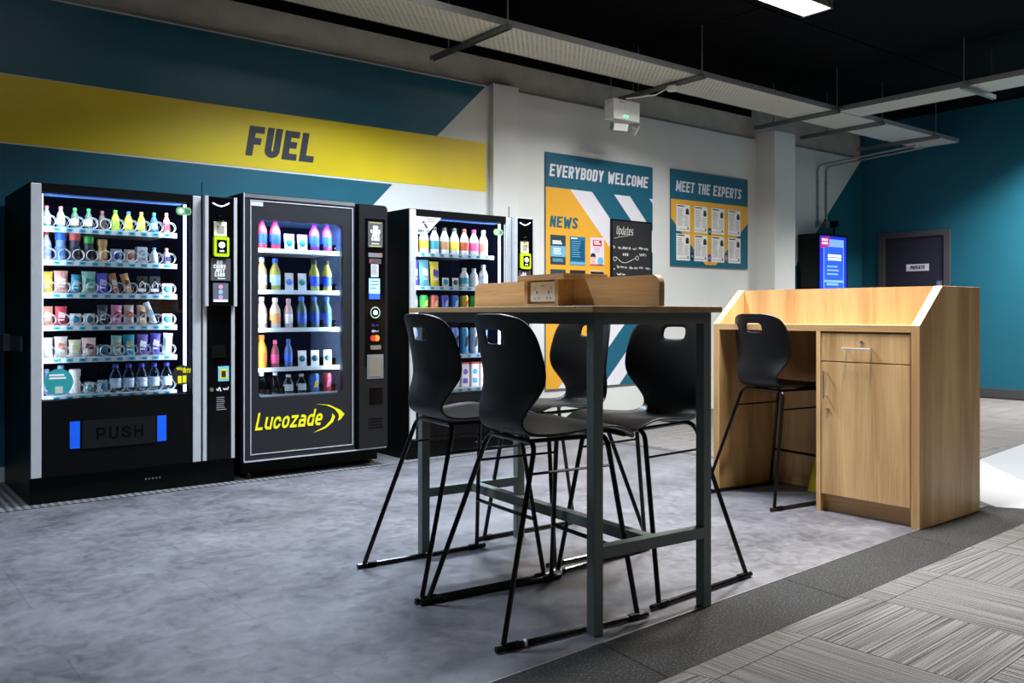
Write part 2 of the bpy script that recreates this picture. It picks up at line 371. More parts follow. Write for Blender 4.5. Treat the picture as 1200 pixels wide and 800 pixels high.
def scribble(name, pl, x, z, wd, ht, mat, parent, h=.002, seed=1, th=.0008, lw=.12):
    """illegible small handwriting / print: a wavy broken line"""
    rnd = random.Random(seed); m = MB(); cx = 0
    while cx < wd:
        L_ = min(rnd.uniform(.8, 2.6)*ht, wd-cx); k = max(3, int(L_/(ht*.22))); pts = []
        for i in range(k+1): pts.append((x+cx+L_*i/k, z+ht*(rnd.uniform(.0, .35) if i % 2 else rnd.uniform(.5, 1))))
        for p, q in zip(pts, pts[1:]):
            d = Vector((q[0]-p[0], q[1]-p[1])); d.normalize(); nn = Vector((-d.y, d.x))*ht*lw
            m.prism([pl.p(e[0], e[1], h) for e in ((p[0]-nn.x,p[1]-nn.y),(q[0]-nn.x,q[1]-nn.y),(q[0]+nn.x,q[1]+nn.y),(p[0]+nn.x,p[1]+nn.y))], pl.N*th)
        cx += L_+ht*.45
    return m.build(name, mat, parent)
def bars(name, pl, x0, x1, z0, z1, n, mat, parent, h=.002, seed=1, fill=.5):
    rnd = random.Random(seed); P = []; dz = (z1-z0)/n
    for i in range(n):
        e = x0+(x1-x0)*rnd.uniform(.7, 1); P.append(R4(x0, e, z1-dz*(i+fill), z1-dz*i))
    return decal(name, mat, P, pl, h, parent)
ORD = ['zeroth','first','second','third','fourth','fifth','sixth','seventh','eighth','ninth','tenth']

# ------------------------------------------------------------------ room shell
# walls
WY = 6.4
wl = MB()
wl.box(-2.5, 8.78, WY, WY+.3, 0, 3.15)
wl.prism([(-2.5,WY,3.15),(-2.5,WY+.04,3.185),(-2.5,WY+.3,3.185),(-2.5,WY+.3,3.15)], (11.28,0,0))
wall = struct(wl.build('wall_back', M_WHITE), 'white painted back wall behind the vending machines and posters', 'wall')
ub = MB().box(-2.5, 8.78, WY+.04, WY+.3, 3.185, 3.42).build('upper_plaster', M_PLAST, wall)
MB().box(-2.5, 8.78, WY+.08, WY+.3, 3.42, 3.78).build('black_head', M_BLACKC, wall)
PW = Plane((0, WY, 0))
paint = lambda nm, mat, poly, h=0: decal(nm, mat, [poly], PW, h, wall, .0015)
# teal / yellow supergraphic (lower teal runs down behind the machines)
paint('paint_teal', M_TEALF, [(-2.5,2.615),(4.20,2.615),(4.735,3.14),(-2.5,3.14)])
paint('paint_yellow', M_YEL, [(-2.5,2.165),(4.745,2.185),(4.745,2.628),(-2.5,2.59)], .0002)
paint('paint_teal', M_TEALF, [(-2.5,.1),(1.75,.1),(3.765,2.165),(-2.5,2.165)])
lettering('wall_lettering', 'FUEL', PW, 2.492, 2.268, .228, M_INK, wall, w=.5, t=.225, shear=.17, width=.55, h=.0015)
# recess beyond the second pillar
rc = MB().box(8.9, 12.1, 6.8, 7.1, 0, 3.3)
recess = struct(rc.build('wall_recess', M_WHITE), 'white and teal wall of the recess beyond the second pillar', 'wall')
MB().box(8.78, 12.1, 6.84, 7.1, 3.3, 3.78).build('upper_plaster', M_PLAST, recess)
PR = Plane((0, 6.8, 0))
decal('paint_teal', M_TEAL, [[(10.1,.1),(11.8,.1),(11.8,3.3),(10.1,1.65)]], PR, 0, recess, .0015)
rw = struct(MB().box(11.8, 12.1, -4, 6.8, 0, 3.78).build('wall_right', M_TEAL), 'teal wall with the private door', 'wall')
struct(MB().box(11.775, 11.8, -4, 5.50, 0, .115).build('baseboard_right', M_SKIRT), 'dark grey skirting along the teal wall', 'skirting')
struct(MB().box(11.775, 11.8, 6.56, 6.8, 0, .115).build('baseboard_corner', M_SKIRT), 'dark grey skirting between private door and corner', 'skirting')
p1 = struct(MB().box(4.78, 5.075, 6.335, 6.4, 0, 3.17).build('trim_1', M_WHITE, bevel=.004), 'shallow white pilaster beside the yellow band', 'pillar')
p2 = struct(MB().box(8.776, 9.187, 6.15, 6.8, 0, 3.23).build('trim_2', M_WHITE, bevel=.006), 'deep white pillar beside the expert noticeboard', 'pillar')
# ceiling of large black panels
ceil = struct(MB().box(-2.5, 12.1, -4, 7.1, 3.79, 3.9).build('ceiling', M_BLACKC), 'black panelled ceiling', 'ceiling')
pan = MB().box(-1.19, 1.19, -1.19, 1.19, 0, .035).mesh('panel', M_BLACKC)
for i in range(6):
    for j in range(5): link('panel', pan, ceil, (-1.95+2.4*i, -3.75+2.4*j, 3.755))
# floor
struct(MB().box(-4, 12.1, -5, 7.1, -.2, -.012).build('floor', pm('screed', (70,70,70), .9)), 'screed base under the floor coverings', 'floor')
bi = lambda x: 2.035+(x-1.2)*.0445       # inner edge of the border
bo = lambda x: 1.71+(x-1.2)*.0525        # outer edge
vf = MB().prism([(-4,bi(-4),-.012),(5.13,bi(5.13),-.012),(5.2,2.36,-.012),(5.2,6.4,-.012),(-4,6.4,-.012)], (0,0,.012))
struct(vf.build('floor_vinyl', M_VINYL), 'grey stone-look vinyl floor around the high table', 'floor')
edge = MB().prism([(-4,bi(-4)-.006,-.012),(5.13,bi(5.13)-.006,-.012),(5.13,bi(5.13),-.012),(-4,bi(-4),-.012)], (0,0,.014))
struct(edge.build('trim_3', M_STEEL), 'thin metal edging strip between vinyl and charcoal border', 'trim')
fb = struct(link('floor_border', None), 'charcoal speckled border strip between vinyl and carpet', 'floor')
for k in range(-5, 4):
    xa, xb = 2.0+1.075*k+.002, 2.0+1.075*(k+1)-.002
    if k == 2: xb = 5.14
    if k == 3: continue
    pts = [(xa-.03,bo(xa),-.012),(xb-.03 if k < 2 else xb+.06,bo(xb),-.012),(xb,bi(xb)-.006,-.012),(xa,bi(xa)-.006,-.012)]
    MB().prism(pts, (0,0,.012)).build('border_plank', M_BORDER, fb)
TS = .53
tile = MB().box(-TS/2+.0015, TS/2-.0015, -TS/2+.0015, TS/2-.0015, -.012, 0).mesh('carpet_tile', M_CARPET)
fc = struct(link('floor_carpet', None), 'striped grey carpet tiles beside the charcoal border', 'floor')
ra = math.radians(2.9); ca, sa = math.cos(ra), math.sin(ra)
for i in range(-6, 6):
    for j in range(-5, 1):
        lx, ly = (i+.5)*TS, (j-.5)*TS; x, y = 2.07+lx*ca-ly*sa, 1.655+lx*sa+ly*ca
        if x > 5.0 or y < -1.6: continue
        link('carpet_tile', tile, fc, (x, y, 0), ra+(PI/2 if (i+j) % 2 else 0))
# the row cut by the border
for i in range(-6, 6):
    x0 = 2.07+i*TS; x1 = x0+TS-.003
    if x1 > 5.15: x1 = 5.13
    yb = lambda x: 1.655+(x-2.07)*math.tan(ra)+.0015
    if bo(x0) - yb(x0) < .01: continue
    cx, cy = (x0+x1)/2, yb((x0+x1)/2)
    pts = [(x0-cx,yb(x0)-cy,-.012),(x1-cx,yb(x1)-cy,-.012),(x1-.03-cx,bo(x1)-cy-.002,-.012),(x0-.03-cx,bo(x0)-cy-.002,-.012)]
    if i % 2:
        pts = [(p[1], -p[0], p[2]) for p in pts]; MB().prism(pts, (0,0,.012)).build('carpet_tile', M_CARPET, fc, (cx,cy,0), PI/2)
    else: MB().prism(pts, (0,0,.012)).build('carpet_tile', M_CARPET, fc, (cx,cy,0))
pe = lambda x: 2.94+(x-6.75)*.113
ff = struct(link('floor_carpet_far', None), 'grey carpet tiles between the counter and the teal wall', 'floor')
for i in range(13):
    for j in range(8):
        x, y = 5.29+TS*(i+.5), 6.8-TS*(j+.5)
        if x > 11.8: continue
        lo = pe(x)+.03
        if y+TS/2 < lo: continue
        if y-TS/2 < lo:
            q = [(-TS/2+.0015, max(-TS/2, lo-.03-y), -.012), (TS/2-.0015, max(-TS/2, lo+.03-y), -.012), (TS/2-.0015, TS/2-.0015, -.012), (-TS/2+.0015, TS/2-.0015, -.012)]
            MB().prism(q, (0,0,.012)).build('carpet_tile', M_CARPET, ff, (x,y,0))
        else: link('carpet_tile', tile, ff, (x, y, 0), PI/2 if (i+j) % 2 else 0)
struct(MB().box(5.2, 5.29, 2.78, 6.4, -.012, .002).build('trim_4', M_SKIRT), 'dark strip between vinyl and far carpet', 'trim')
pf = MB().prism([(5.22,2.05,-.012),(5.6,-4,-.012),(11.8,-4,-.012),(11.8,pe(11.8),-.012),(5.29,pe(5.29),-.012),(5.29,2.36,-.012),(5.14,2.16,-.012)], (0,0,.0125))
pale = struct(pf.build('floor_pale', M_PALE), 'pale walkway floor beyond the reception counter', 'floor')
MB().prism([(6.70,pe(6.7)-.01,.0006),(5.55,1.93,.0006),(5.9,-3,.0006),(11.8,-3,.0006),(11.8,pe(11.8)-.01,.0006)], (0,0,.0006)).build('grey_facet', M_PALE2, pale)
struct(MB().prism([(5.29,pe(5.29),-.012),(11.8,pe(11.8),-.012),(11.8,pe(11.8)+.03,-.012),(5.29,pe(5.29)+.03,-.012)], (0,0,.014)).build('trim_5', M_SKIRT), 'dark edging between pale walkway and far carpet', 'trim')
struct(MB().prism([(5.13,2.21,-.012),(5.145,2.165,-.012),(5.29,2.36,-.012),(5.2,2.36,-.012)], (0,0,.0135)).build('trim_6', M_SKIRT), 'dark corner edging behind the reception counter', 'trim')
# studded mat the machines stand on
struct(MB().box(-2.5, 4.78, 5.43, 6.4, 0, .004).build('floor_mat', M_TREAD), 'studded dark matting strip under the vending machines', 'floor')

# private door in the right wall: opening y 5.53 .. 6.53
dr = struct(link('door_1', None, None, (11.8, 6.03, 0)), 'dark door with a white private sign in the teal wall', 'door')
d = MB(); d.box(-.03,.0,-.5,-.42,0,2.21); d.box(-.03,0,.42,.5,0,2.21); d.box(-.03,0,-.42,.42,2.13,2.21); d.build('frame', M_DOORF, dr)
MB().box(-.012,0,-.42,.42,.005,2.13).build('leaf', M_DOOR, dr)
MB().box(-.02,-.012,.405,.42,0,2.13).build('stop', M_DOORF, dr)
PD = Plane((-.012, 0, 0), (0,-1,0), (0,0,1), (-1,0,0))
sg = decal('sign_plate', M_WHITEP, [R4(-.10,.215,1.66,1.755)], PD, 0, dr, .004)
lettering('sign_lettering', 'PRIVATE', PD, -.04, 1.684, .05, M_INK, sg, w=.5, t=.2, width=.2, h=.0045)
MB().box(-.05,-.012,-.395,-.335,1.40,1.515).build('closer_plate', M_STEEL, dr, bevel=.004)
MB().tube([(-.07,-.36,1.05),(-.07,-.25,1.05)], .01, 8).build('handle', M_STEEL, dr)

# ------------------------------------------------------------------ noticeboards
PB = Plane((0, WY-.020, 0))
nb = thing('noticeboard', 'tall teal and orange wall panel headed EVERYBODY WELCOME', 'noticeboard')
x0, x1, z0, z1 = 5.443, 6.936, .35, 2.63
M_PT = pm('print_teal', (22, 92, 116), .5, 0, .03, 4); M_PO = pm('print_orange', (228, 168, 48), .5, 0, .03, 4); M_PL = pm('print_white', (222, 222, 232), .5, 0, .03, 4)
MB().box(x0, x1, WY-.020, WY-.006, z0, z1).build('board', M_PT, nb)
hz = 2.295; ap = 1.40    # header bottom, height of the chevron points
def chev(xa, xb):
    """a > shaped band between the two diagonals that start at xa and xb under the header, clipped to the board"""
    k = 1.0
    def edge(xs):
        L_ = [(xs, hz), (xs+(hz-ap)*k, ap), (xs+(hz-ap)*k-(ap-z0)*k, z0)]; return L_
    return edge(xa), edge(xb)
def clip(poly, f):
    out = []
    for i in range(len(poly)):
        a, b = poly[i], poly[(i+1) % len(poly)]; fa, fb_ = f(a), f(b)
        if fa >= 0: out.append(a)
        if fa*fb_ < 0: t = fa/(fa-fb_); out.append((a[0]+(b[0]-a[0])*t, a[1]+(b[1]-a[1])*t))
    return out
def band(name, mat, xa, xb, h):
    A, B = chev(xa, xb); P = []
    for i in (0, 1):
        q = [A[i], B[i], B[i+1], A[i+1]]
        q = clip(clip(q, lambda p: p[0]-x0), lambda p: x1-p[0])
        if len(q) > 2: decal(name, mat, [q], PB, h, nb)
band('orange_chevron', M_PO, 3.0, 5.755, 0)
band('white_chevron', M_PL, 5.755, 6.05, 0)
band('white_chevron', M_PL, 6.36, 6.59, 0)
band('white_chevron', M_PL, 6.885, 7.1, 0)
lettering('heading', 'EVERYBODY WELCOME', PB, 5.485, 2.402, .118, M_PL, nb, w=.46, t=.17, shear=.13, width=1.37, h=.001)
lettering('heading', 'NEWS', PB, 5.49, 1.912, .108, M_PT, nb, w=.46, t=.17, shear=.13, width=.36, h=.001)
def sheet(name, label, cat, x0, x1, z0, z1, mat, plane, group):
    o = decal(name, mat, [R4(x0, x1, z0, z1)], plane, .0015, None, .002); return tag(o, label, cat, group)
G_ = 'leaflets on the news panel'
dk, bl, pk = cm(44,66,78), cm(30,120,165), cm(226,214,226)
wht, dark, red, lbl = cm(235,236,238), cm(36,38,44), cm(196,44,66), cm(110,180,214)
H = .0036
o = sheet('leaflet', 'dark leaflet with pale blue middle band below the NEWS heading', 'leaflet', 5.499,5.694,1.553,1.838, dk, PB, G_)
decal('blue_band', lbl, [R4(5.502,5.691,1.628,1.732)], PB, H, o); bars('print_lines', PB, 5.525,5.665,1.745,1.785,2, wht, o, H, 3, .8)
bars('print_lines', PB, 5.535,5.66,1.645,1.71,3, wht, o, H+.001, 4, .6); bars('print_lines', PB, 5.525,5.67,1.575,1.61,3, lbl, o, H, 5, .5)
o = sheet('leaflet', 'blue leaflet with a list, beside the pink leaflet', 'leaflet', 5.752,5.956,1.555,1.836, bl, PB, G_)
decal('dark_panel', cm(24,84,124), [R4(5.765,5.943,1.60,1.80)], PB, H, o); bars('print_lines', PB, 5.775,5.90,1.62,1.79,8, lbl, o, H+.001, 6, .3)
decal('footer', lbl, [R4(5.755,5.953,1.56,1.585)], PB, H, o); bars('title', PB, 5.765,5.87,1.808,1.825,1, wht, o, H, 7, .8)
o = sheet('leaflet', 'pink leaflet with red title block and cartoon figure', 'leaflet', 6.022,6.215,1.558,1.84, pk, PB, G_)
decal('title_block', red, [R4(6.06,6.18,1.755,1.815)], PB, H, o); bars('title', PB, 6.075,6.165,1.765,1.807,2, wht, o, H+.001, 8, .7)
decal('blue_blob', lbl, [disc(6.165,1.605,.042)[0:20]], PB, H, o); decal('hair', dark, [disc(6.062,1.648,.036)], PB, H, o)
decal('face', cm(226,190,180), [R4(6.03,6.09,1.57,1.645)], PB, H+.001, o); decal('footer', red, [R4(6.024,6.213,1.56,1.572)], PB, H, o); bars('print_lines', PB, 6.08,6.17,1.68,1.74,3, cm(200,150,160), o, H, 9, .3)
for i, (xa, xb, mt, tx) in enumerate([(5.499,5.694,dk,'dark teal leaflet in the lower row under the dark banded leaflet'), (5.752,5.956,dark,'black leaflet in the lower row under the blue leaflet'), (6.022,6.215,wht,'white and black leaflet in the lower row under the pink leaflet')]):
    o = sheet('leaflet', tx, 'leaflet', xa, xb, 1.215, 1.505, mt, PB, G_)
    decal('title_block', [lbl, lbl, dark][i], [R4(xa+.02,xb-.02,1.38,1.46)] if i < 2 else [R4(xa+.005,xb-.005,1.475,1.50),R4(xa+.05,xb-.005,1.40,1.455)], PB, H, o)
    bars('print_lines', PB, xa+.03, xb-.03, 1.24, 1.36, 5, [wht, wht, dark][i], o, H, 20+i, .4)
bb = thing('chalkboard', 'black chalkboard headed Updates hung over the striped wall panel', 'chalkboard')
BX0, BX1, BZ0, BZ1 = 6.299, 6.894, 1.16, 2.04
m = MB(); M_CB = pm('chalkboard_black', (30,31,34), .8, 0, .2, 6); M_CH = pm('chalk', (206,206,204), .9, 0, .2, 60)
m.box(BX0,BX1,WY-.042,WY-.024,BZ0,BZ1); m.build('board', M_CB, bb)
m = MB(); 
for q in ((BX0,BX0+.012,BZ0,BZ1),(BX1-.012,BX1,BZ0,BZ1),(BX0,BX1,BZ0,BZ0+.012),(BX0,BX1,BZ1-.012,BZ1)): m.box(q[0],q[1],WY-.046,WY-.041,q[2],q[3])
m.build('frame', M_BLK, bb)
PC = Plane((0, WY-.042, 0)); h0 = .0004
lettering('chalk_title', 'Updates', PC, 6.37, 1.89, .085, M_CH, bb, w=.4, t=.09, gap=.12, shear=.15, h=h0, width=.24)
decal('chalk_line', M_CH, [[(6.34,1.845),(6.56,1.885),(6.56,1.889),(6.34,1.849)]], PC, h0, bb)
for k, (xa, zz, wd) in enumerate([(6.33,1.74,.02),(6.40,1.735,.18),(6.61,1.735,.06),(6.70,1.74,.14),(6.71,1.675,.1),(6.33,1.52,.02),(6.38,1.54,.14),(6.56,1.535,.12),(6.70,1.54,.07),(6.80,1.535,.08),(6.38,1.465,.12),(6.50,1.40,.2),(6.33,1.31,.02),(6.38,1.30,.12),(6.53,1.30,.06),(6.62,1.305,.2)]):
    scribble('chalk_writing', PC, xa, zz, wd, .034, M_CH, bb, h0, k+2)
def stroke(P, w_, nm):
    m = MB()
    for k, (p, q) in enumerate(zip(P, P[1:])):
        d_ = Vector((q[0]-p[0], q[1]-p[1])); d_.normalize(); n_ = Vector((-d_.y, d_.x))*w_
        m.prism([PC.p(e[0], e[1], h0+.00005*(k % 5)) for e in ((p[0]-n_.x,p[1]-n_.y),(q[0]-n_.x,q[1]-n_.y),(q[0]+n_.x,q[1]+n_.y),(p[0]+n_.x,p[1]+n_.y))], (0,-.0008,0))
    m.build(nm, M_CH, bb)
stroke([(6.35+.022*math.cos(a*.7), 1.635+.022*math.sin(a*.7)) for a in range(10)], .003, 'chalk_curl')
stroke([(6.37+.29*k/14, 1.655-.052*math.sin(PI*k/14)-.01*math.sin(2*PI*k/14)) for k in range(15)], .003, 'chalk_smile')
stroke([(6.675+.022*math.cos(3+a*.7), 1.655+.022*math.sin(3+a*.7)) for a in range(10)], .003, 'chalk_curl')
for k in range(3): decal('chalk_dash', M_CH, [R4(6.465+.03*k,6.482+.03*k,1.672,1.70)], PC, h0, bb)
for cx, cz in ((6.70,1.225),(6.775,1.25)): stroke([(cx+.028*math.cos(a*1.3)*(.6 if a % 2 else 1), cz+.028*math.sin(a*1.3)*(.6 if a % 2 else 1)) for a in range(11)], .005, 'chalk_flower')

eb = thing('noticeboard', 'smaller teal and orange board headed MEET THE EXPERTS', 'noticeboard')
x0, x1, z0, z1 = 7.225, 8.572, 1.60, 2.65
MB().box(x0, x1, WY-.020, WY-.006, z0, z1).build('board', M_PT, eb)
decal('orange_field', M_PO, [[(x0,2.325),(x0,2.115),(7.80,1.625),(7.98,1.625),(x1,2.14),(x1,2.335)]], PB, 0, eb)
lettering('heading', 'MEET THE EXPERTS', PB, 7.30, 2.412, .118, M_PL, eb, w=.46, t=.17, shear=.13, width=1.14, h=.001)
for i in range(4):
    for j in range(2):
        xa = 7.309+.2985*i; xb = xa+.225; za = 1.98-.32*j; zb = za+.292
        o = sheet('profile_sheet', 'white staff profile sheet, %s from the deep pillar, %s row of experts board' % (ORD[4-i], ['upper','lower'][j]), 'paper', xa, xb, za, zb, M_PAPER, PB, 'staff profile sheets')
        decal('name_bar', dark, [R4(xa+.012,xa+.13,zb-.022,zb-.01)], PB, H, o)
        decal('portrait', cm(60,56,60), [disc(xb-.045, zb-.062, .026, 14), R4(xb-.072,xb-.018,zb-.105,zb-.072)], PB, H, o)
        bars('print_lines', PB, xa+.018, xa+.12, za+.05, zb-.045, 11, cm(150,150,155), o, H, 40+i*2+j, .35)
        bars('print_lines', PB, xa+.13, xb-.015, za+.05, zb-.125, 7, cm(165,165,170), o, H, 60+i*2+j, .35)
        decal('footer', cm(60,110,130), [R4(xa+.012,xb-.012,za+.022,za+.026)], PB, H, o)
        decal('stamp', dark, [R4(xb-.045,xb-.025,za+.03,za+.05)], PB, H, o)
for q, mt in (((7.845,7.905,1.965,2.04), cm(34,30,70)), ((7.545,7.605,1.675,1.755), dark), ((7.84,7.90,1.66,1.745), cm(80,50,150)), ((8.14,8.20,1.68,1.745), cm(190,100,60))):
    decal('printed_cup', mt, [[(q[0],q[3]),(q[1],q[3]),(q[1]-.01,q[2]),(q[0]+.01,q[2])]], PB, .0003, eb)
    decal('printed_emblem', lbl, [disc((q[0]+q[1])/2, (q[2]+q[3])/2, .014, 10)], PB, .0015, eb)

# ------------------------------------------------------------------ ceiling services
TZ = 3.30
def tray(name, label, xa, xb, ya, yb, parent=None):
    t = thing(name, label, 'cable tray')
    MB().box(xa, xb, ya, yb, TZ, TZ+.002).build('base', M_TRAY, t)
    m = MB()
    if xb-xa > yb-ya: m.box(xa,xb,ya-.004,ya,TZ-.003,TZ+.05); m.box(xa,xb,yb,yb+.004,TZ-.003,TZ+.05)
    else: m.box(xa-.004,xa,ya,yb,TZ-.003,TZ+.05); m.box(xb,xb+.004,ya,yb,TZ-.003,TZ+.05)
    m.build('side_rail', M_GALV, t); return t
t1 = tray('cable_tray', 'long perforated steel cable tray hung along the back wall', 1.5, 11.6, 5.33, 5.87)
t2 = tray('cable_tray', 'perforated cable tray branching off across the room', 8.77, 9.2, -1.0, 5.32)
m = MB()
for k, (yy, zz, r) in enumerate([(5.5,.02,.012),(5.55,.02,.012),(5.68,.02,.016),(5.76,.02,.01)]): m.tube([(1.5,yy,TZ+zz+.002),(6,yy+.02,TZ+zz+.002),(11.5,yy,TZ+zz+.002)], r, 6)
tag(m.build('cable_bundle', M_BLK), 'black cables lying in the long cable tray', 'cable', kind='stuff')
def strut(x, rods, label, y0=5.26, y1=6.36):
    s = thing('support_strut', label, 'bracket', (x, 0, 0), 0, 'struts carrying the cable tray')
    m = MB(); zt = TZ-.004
    m.box(-.02,.02,y0,y1,zt-.003,zt); m.box(-.02,-.017,y0,y1,zt-.04,zt); m.box(.017,.02,y0,y1,zt-.04,zt); m.box(-.02,.02,y0,y0+.003,zt-.04,zt)
    m.build('channel', M_STRUT, s)
    for y in rods:
        MB().tube([(0,y,zt-.02),(0,y,3.755)], .006, 6).build('threaded_rod', M_STRUT, s); MB().lathe([(.014,0),(.014,.012)], 6, (0,y,zt)).build('nut', M_STRUT, s)
strut(4.13, (5.29, 6.1), 'tray strut above the yellow wall band')
strut(6.42, (5.29, 6.1), 'tray strut above the emergency light')
strut(8.68, (5.29, 6.1), 'tray strut above the deep white pillar')
strut(9.62, (5.29, 6.0), 'tray strut beside the tray junction')
strut(10.92, (5.30, 6.0), 'tray strut above the twin conduits')
s = thing('support_strut', 'short strut under the branching cable tray', 'bracket', (0, 3.95, 0), 0, 'struts carrying the cable tray')
m = MB(); m.box(8.66,9.36,-.02,.02,TZ-.045,TZ-.004); m.build('channel', M_GALV, s)
for x in (8.70, 9.30): MB().tube([(x,0,TZ-.03),(x,0,3.755)], .006, 6).build('threaded_rod', M_STRUT, s)
# junction plate between the trays
tag(MB().box(8.72, 9.25, 5.24, 5.36, TZ+.005, TZ+.012).build('tray_coupler', M_GALV), 'steel coupler plate where the two cable trays meet', 'bracket')
# ceiling fittings, the last one an added fill light
for k, (fx, fy, wt, c, sprd) in enumerate(FIT):
    f = thing('ceiling_light', ['lit linear ceiling light above the counter side of room','linear ceiling light above the drinks machine','linear ceiling light near the private door','linear ceiling light above the high table and counter','linear ceiling light above the striped carpet','added fill light over the snack machine end of vinyl floor'][k], 'ceiling light', (fx, fy, 3.6), 0, 'linear ceiling lights')
    m = MB(); m.prism([(-.61,-.135,0),(-.61,.135,0),(-.61,.10,.07),(-.61,-.10,.07)], (1.22,0,0)); m.build('housing', M_WHITEP, f)
    MB().box(-.6,.6,-.12,.12,-.003,.0).build('diffuser', M_DIFF, f)
    m = MB(); m.box(.60,.625,-.14,.14,-.006,.075); m.build('end_cap', M_GALV, f)
    for sx in (-.4, .4): MB().tube([(sx,0,.07),(sx,0,.155)], .006, 6).build('suspension', M_GALV, f)
# emergency twin-spot light
e = thing('emergency_light', 'white twin-spot emergency light hung below the cable tray', 'emergency light', (5.82, 5.84, 2.91))
MB().box(0,.35,0,.13,0,.19).build('housing', M_WHITEP, e, bevel=.008)
for x in (.14, .18): MB().lathe([(.009,0),(.009,-.004)], 8, (x,0,.035), 'y').build('indicator', M_GREENLED, e)
decal('marking', dark, [R4(.08,.095,.155,.17),R4(.11,.14,.16,.166)], Plane(), .0, e)
for sx, yaw, tilt in ((.12,-.25,.35), (.33,.6,.5)):
    h = MB().box(-.085,.085,-.045,.02,-.075,0).build('spot_head', M_GALV, e, (sx,.05,-.02), yaw, bevel=.008); h.rotation_euler = (tilt, 0 if sx < .2 else -.45, yaw)
    MB().box(-.075,.075,-.049,-.045,-.068,-.008).build('lens', M_WHITEP, h)
for x in (.02, .32): MB().tube([(x,.06,.19),(x,.06,.385)], .003, 5).build('suspension_wire', M_STRUT, e)
j = thing('junction_box', 'small round white junction box with a cable loop on tray strut', 'junction box', (6.38, 5.62, TZ-.045))
MB().lathe([(.045,-.05),(.05,-.04),(.05,-.005),(.03,0)], 14).build('box', M_WHITEP, j, smooth=True)
MB().tube([(-.045,.02,-.03),(-.16,.06,-.10),(-.3,.12,-.13),(-.42,.2,-.15)], .007, 6).build('cable', M_WHITEP, j)
# twin conduits
for k, x in enumerate((10.656, 10.86)):
    c = thing('conduit', ['galvanised conduit nearer the pillar rising from the display','galvanised conduit nearer the corner rising from the display'][k], 'conduit', (x, 6.78, 0), 0, 'twin conduits')
    pts = [(0,0,2.32),(0,0,3.02),(0,-.015,3.07),(0,-.05,3.10),(0,-1.35,3.16)]
    MB().tube(pts, .0125, 8).build('pipe', M_GALV, c, smooth=True)
    for z in (2.5, 2.85): MB().lathe([(.018,0),(.018,.03)], 8, (0,0,z)).build('coupling', M_GALV, c)
    MB().box(-.035,.035,-.03,.02,2.26,2.34).build('end_box', M_GALV, c)
b = thing('cable_gland', 'small black round sensor above the blue display', 'sensor', (10.98, 6.73, 2.31))
MB().lathe([(.02,.06),(.045,.05),(.05,0),(.045,-.04)], 12, (0,0,0), 'y').build('head', M_BLK, b, smooth=True); MB().tube([(0,0,-.04),(0,.02,-.2)], .012, 6).build('stem', M_BLK, b)
# totem display
d = thing('display_totem', 'portrait digital display with blue screen on the recess wall', 'display', (10.19, 6.48, 0))
MB().box(0,.70,0,.30,.25,2.13).build('casing', M_GBLK, d, bevel=.01)
M_SCR = emis('screen_blue', (38, 84, 235), 1.0); M_SCR2 = emis('screen_light', (120, 165, 255), 1.0); M_SCR3 = emis('screen_deep', (22, 50, 200), .9); M_SCRW = emis('screen_white', (225, 232, 255), 1.0); M_SCRP = emis('screen_pink', (200, 40, 120), .8)
PS = Plane()
decal('screen', M_SCR3, [R4(.035,.665,.35,2.10)], PS, 0, d, .002)
decal('screen_page', M_SCR2, [R4(.12,.60,.4,2.06)], PS, .002, d)
decal('screen_panel', M_SCR, [R4(.135,.585,1.52,1.96)]+[R4(.135,.585,1.46-.13*k-.08,1.46-.13*k+.03) for k in range(7)], PS, .003, d)
bars('screen_title', PS, .22,.54,1.77,1.86,2, M_SCRW, d, .004, 2, .75); bars('screen_lines', PS, .2,.52,1.56,1.71,3, M_SCR2, d, .004, 3, .4)
bars('screen_lines', PS, .19,.5,.64,1.48,7, M_SCR2, d, .004, 5, .25)
decal('screen_badge', M_SCRP, [[(.05,1.93),(.25,1.97),(.25,2.10),(.05,2.07)]], PS, .0045, d); bars('badge_text', PS, .08,.22,1.97,2.06,2, M_SCRW, d, .0055, 6, .6)
MB().box(.1,.6,.05,.30,0,.25).build('foot', M_BLK, d)
# restraint bracket beside first machine
r = thing('restraint_bracket', 'dull steel restraint bracket at the side of snack machine', 'bracket', (.905, 5.62, .86))
M_DULL = pm('dull_steel', (70, 76, 80), .5, .5, .1)
MB().box(-.012,0,.08,.5,0,.085).build('strap', M_DULL, r); MB().box(-.05,-.012,.42,.6,-.008,.095).build('clamp', M_DULL, r); MB().lathe([(.035,0),(.04,-.05)], 12, (-.06,.64,.045), 'x').build('knob', M_BLK, r)
MB().box(-.05,0,.6,.78,0,.09).build('wall_plate', M_DULL, r)
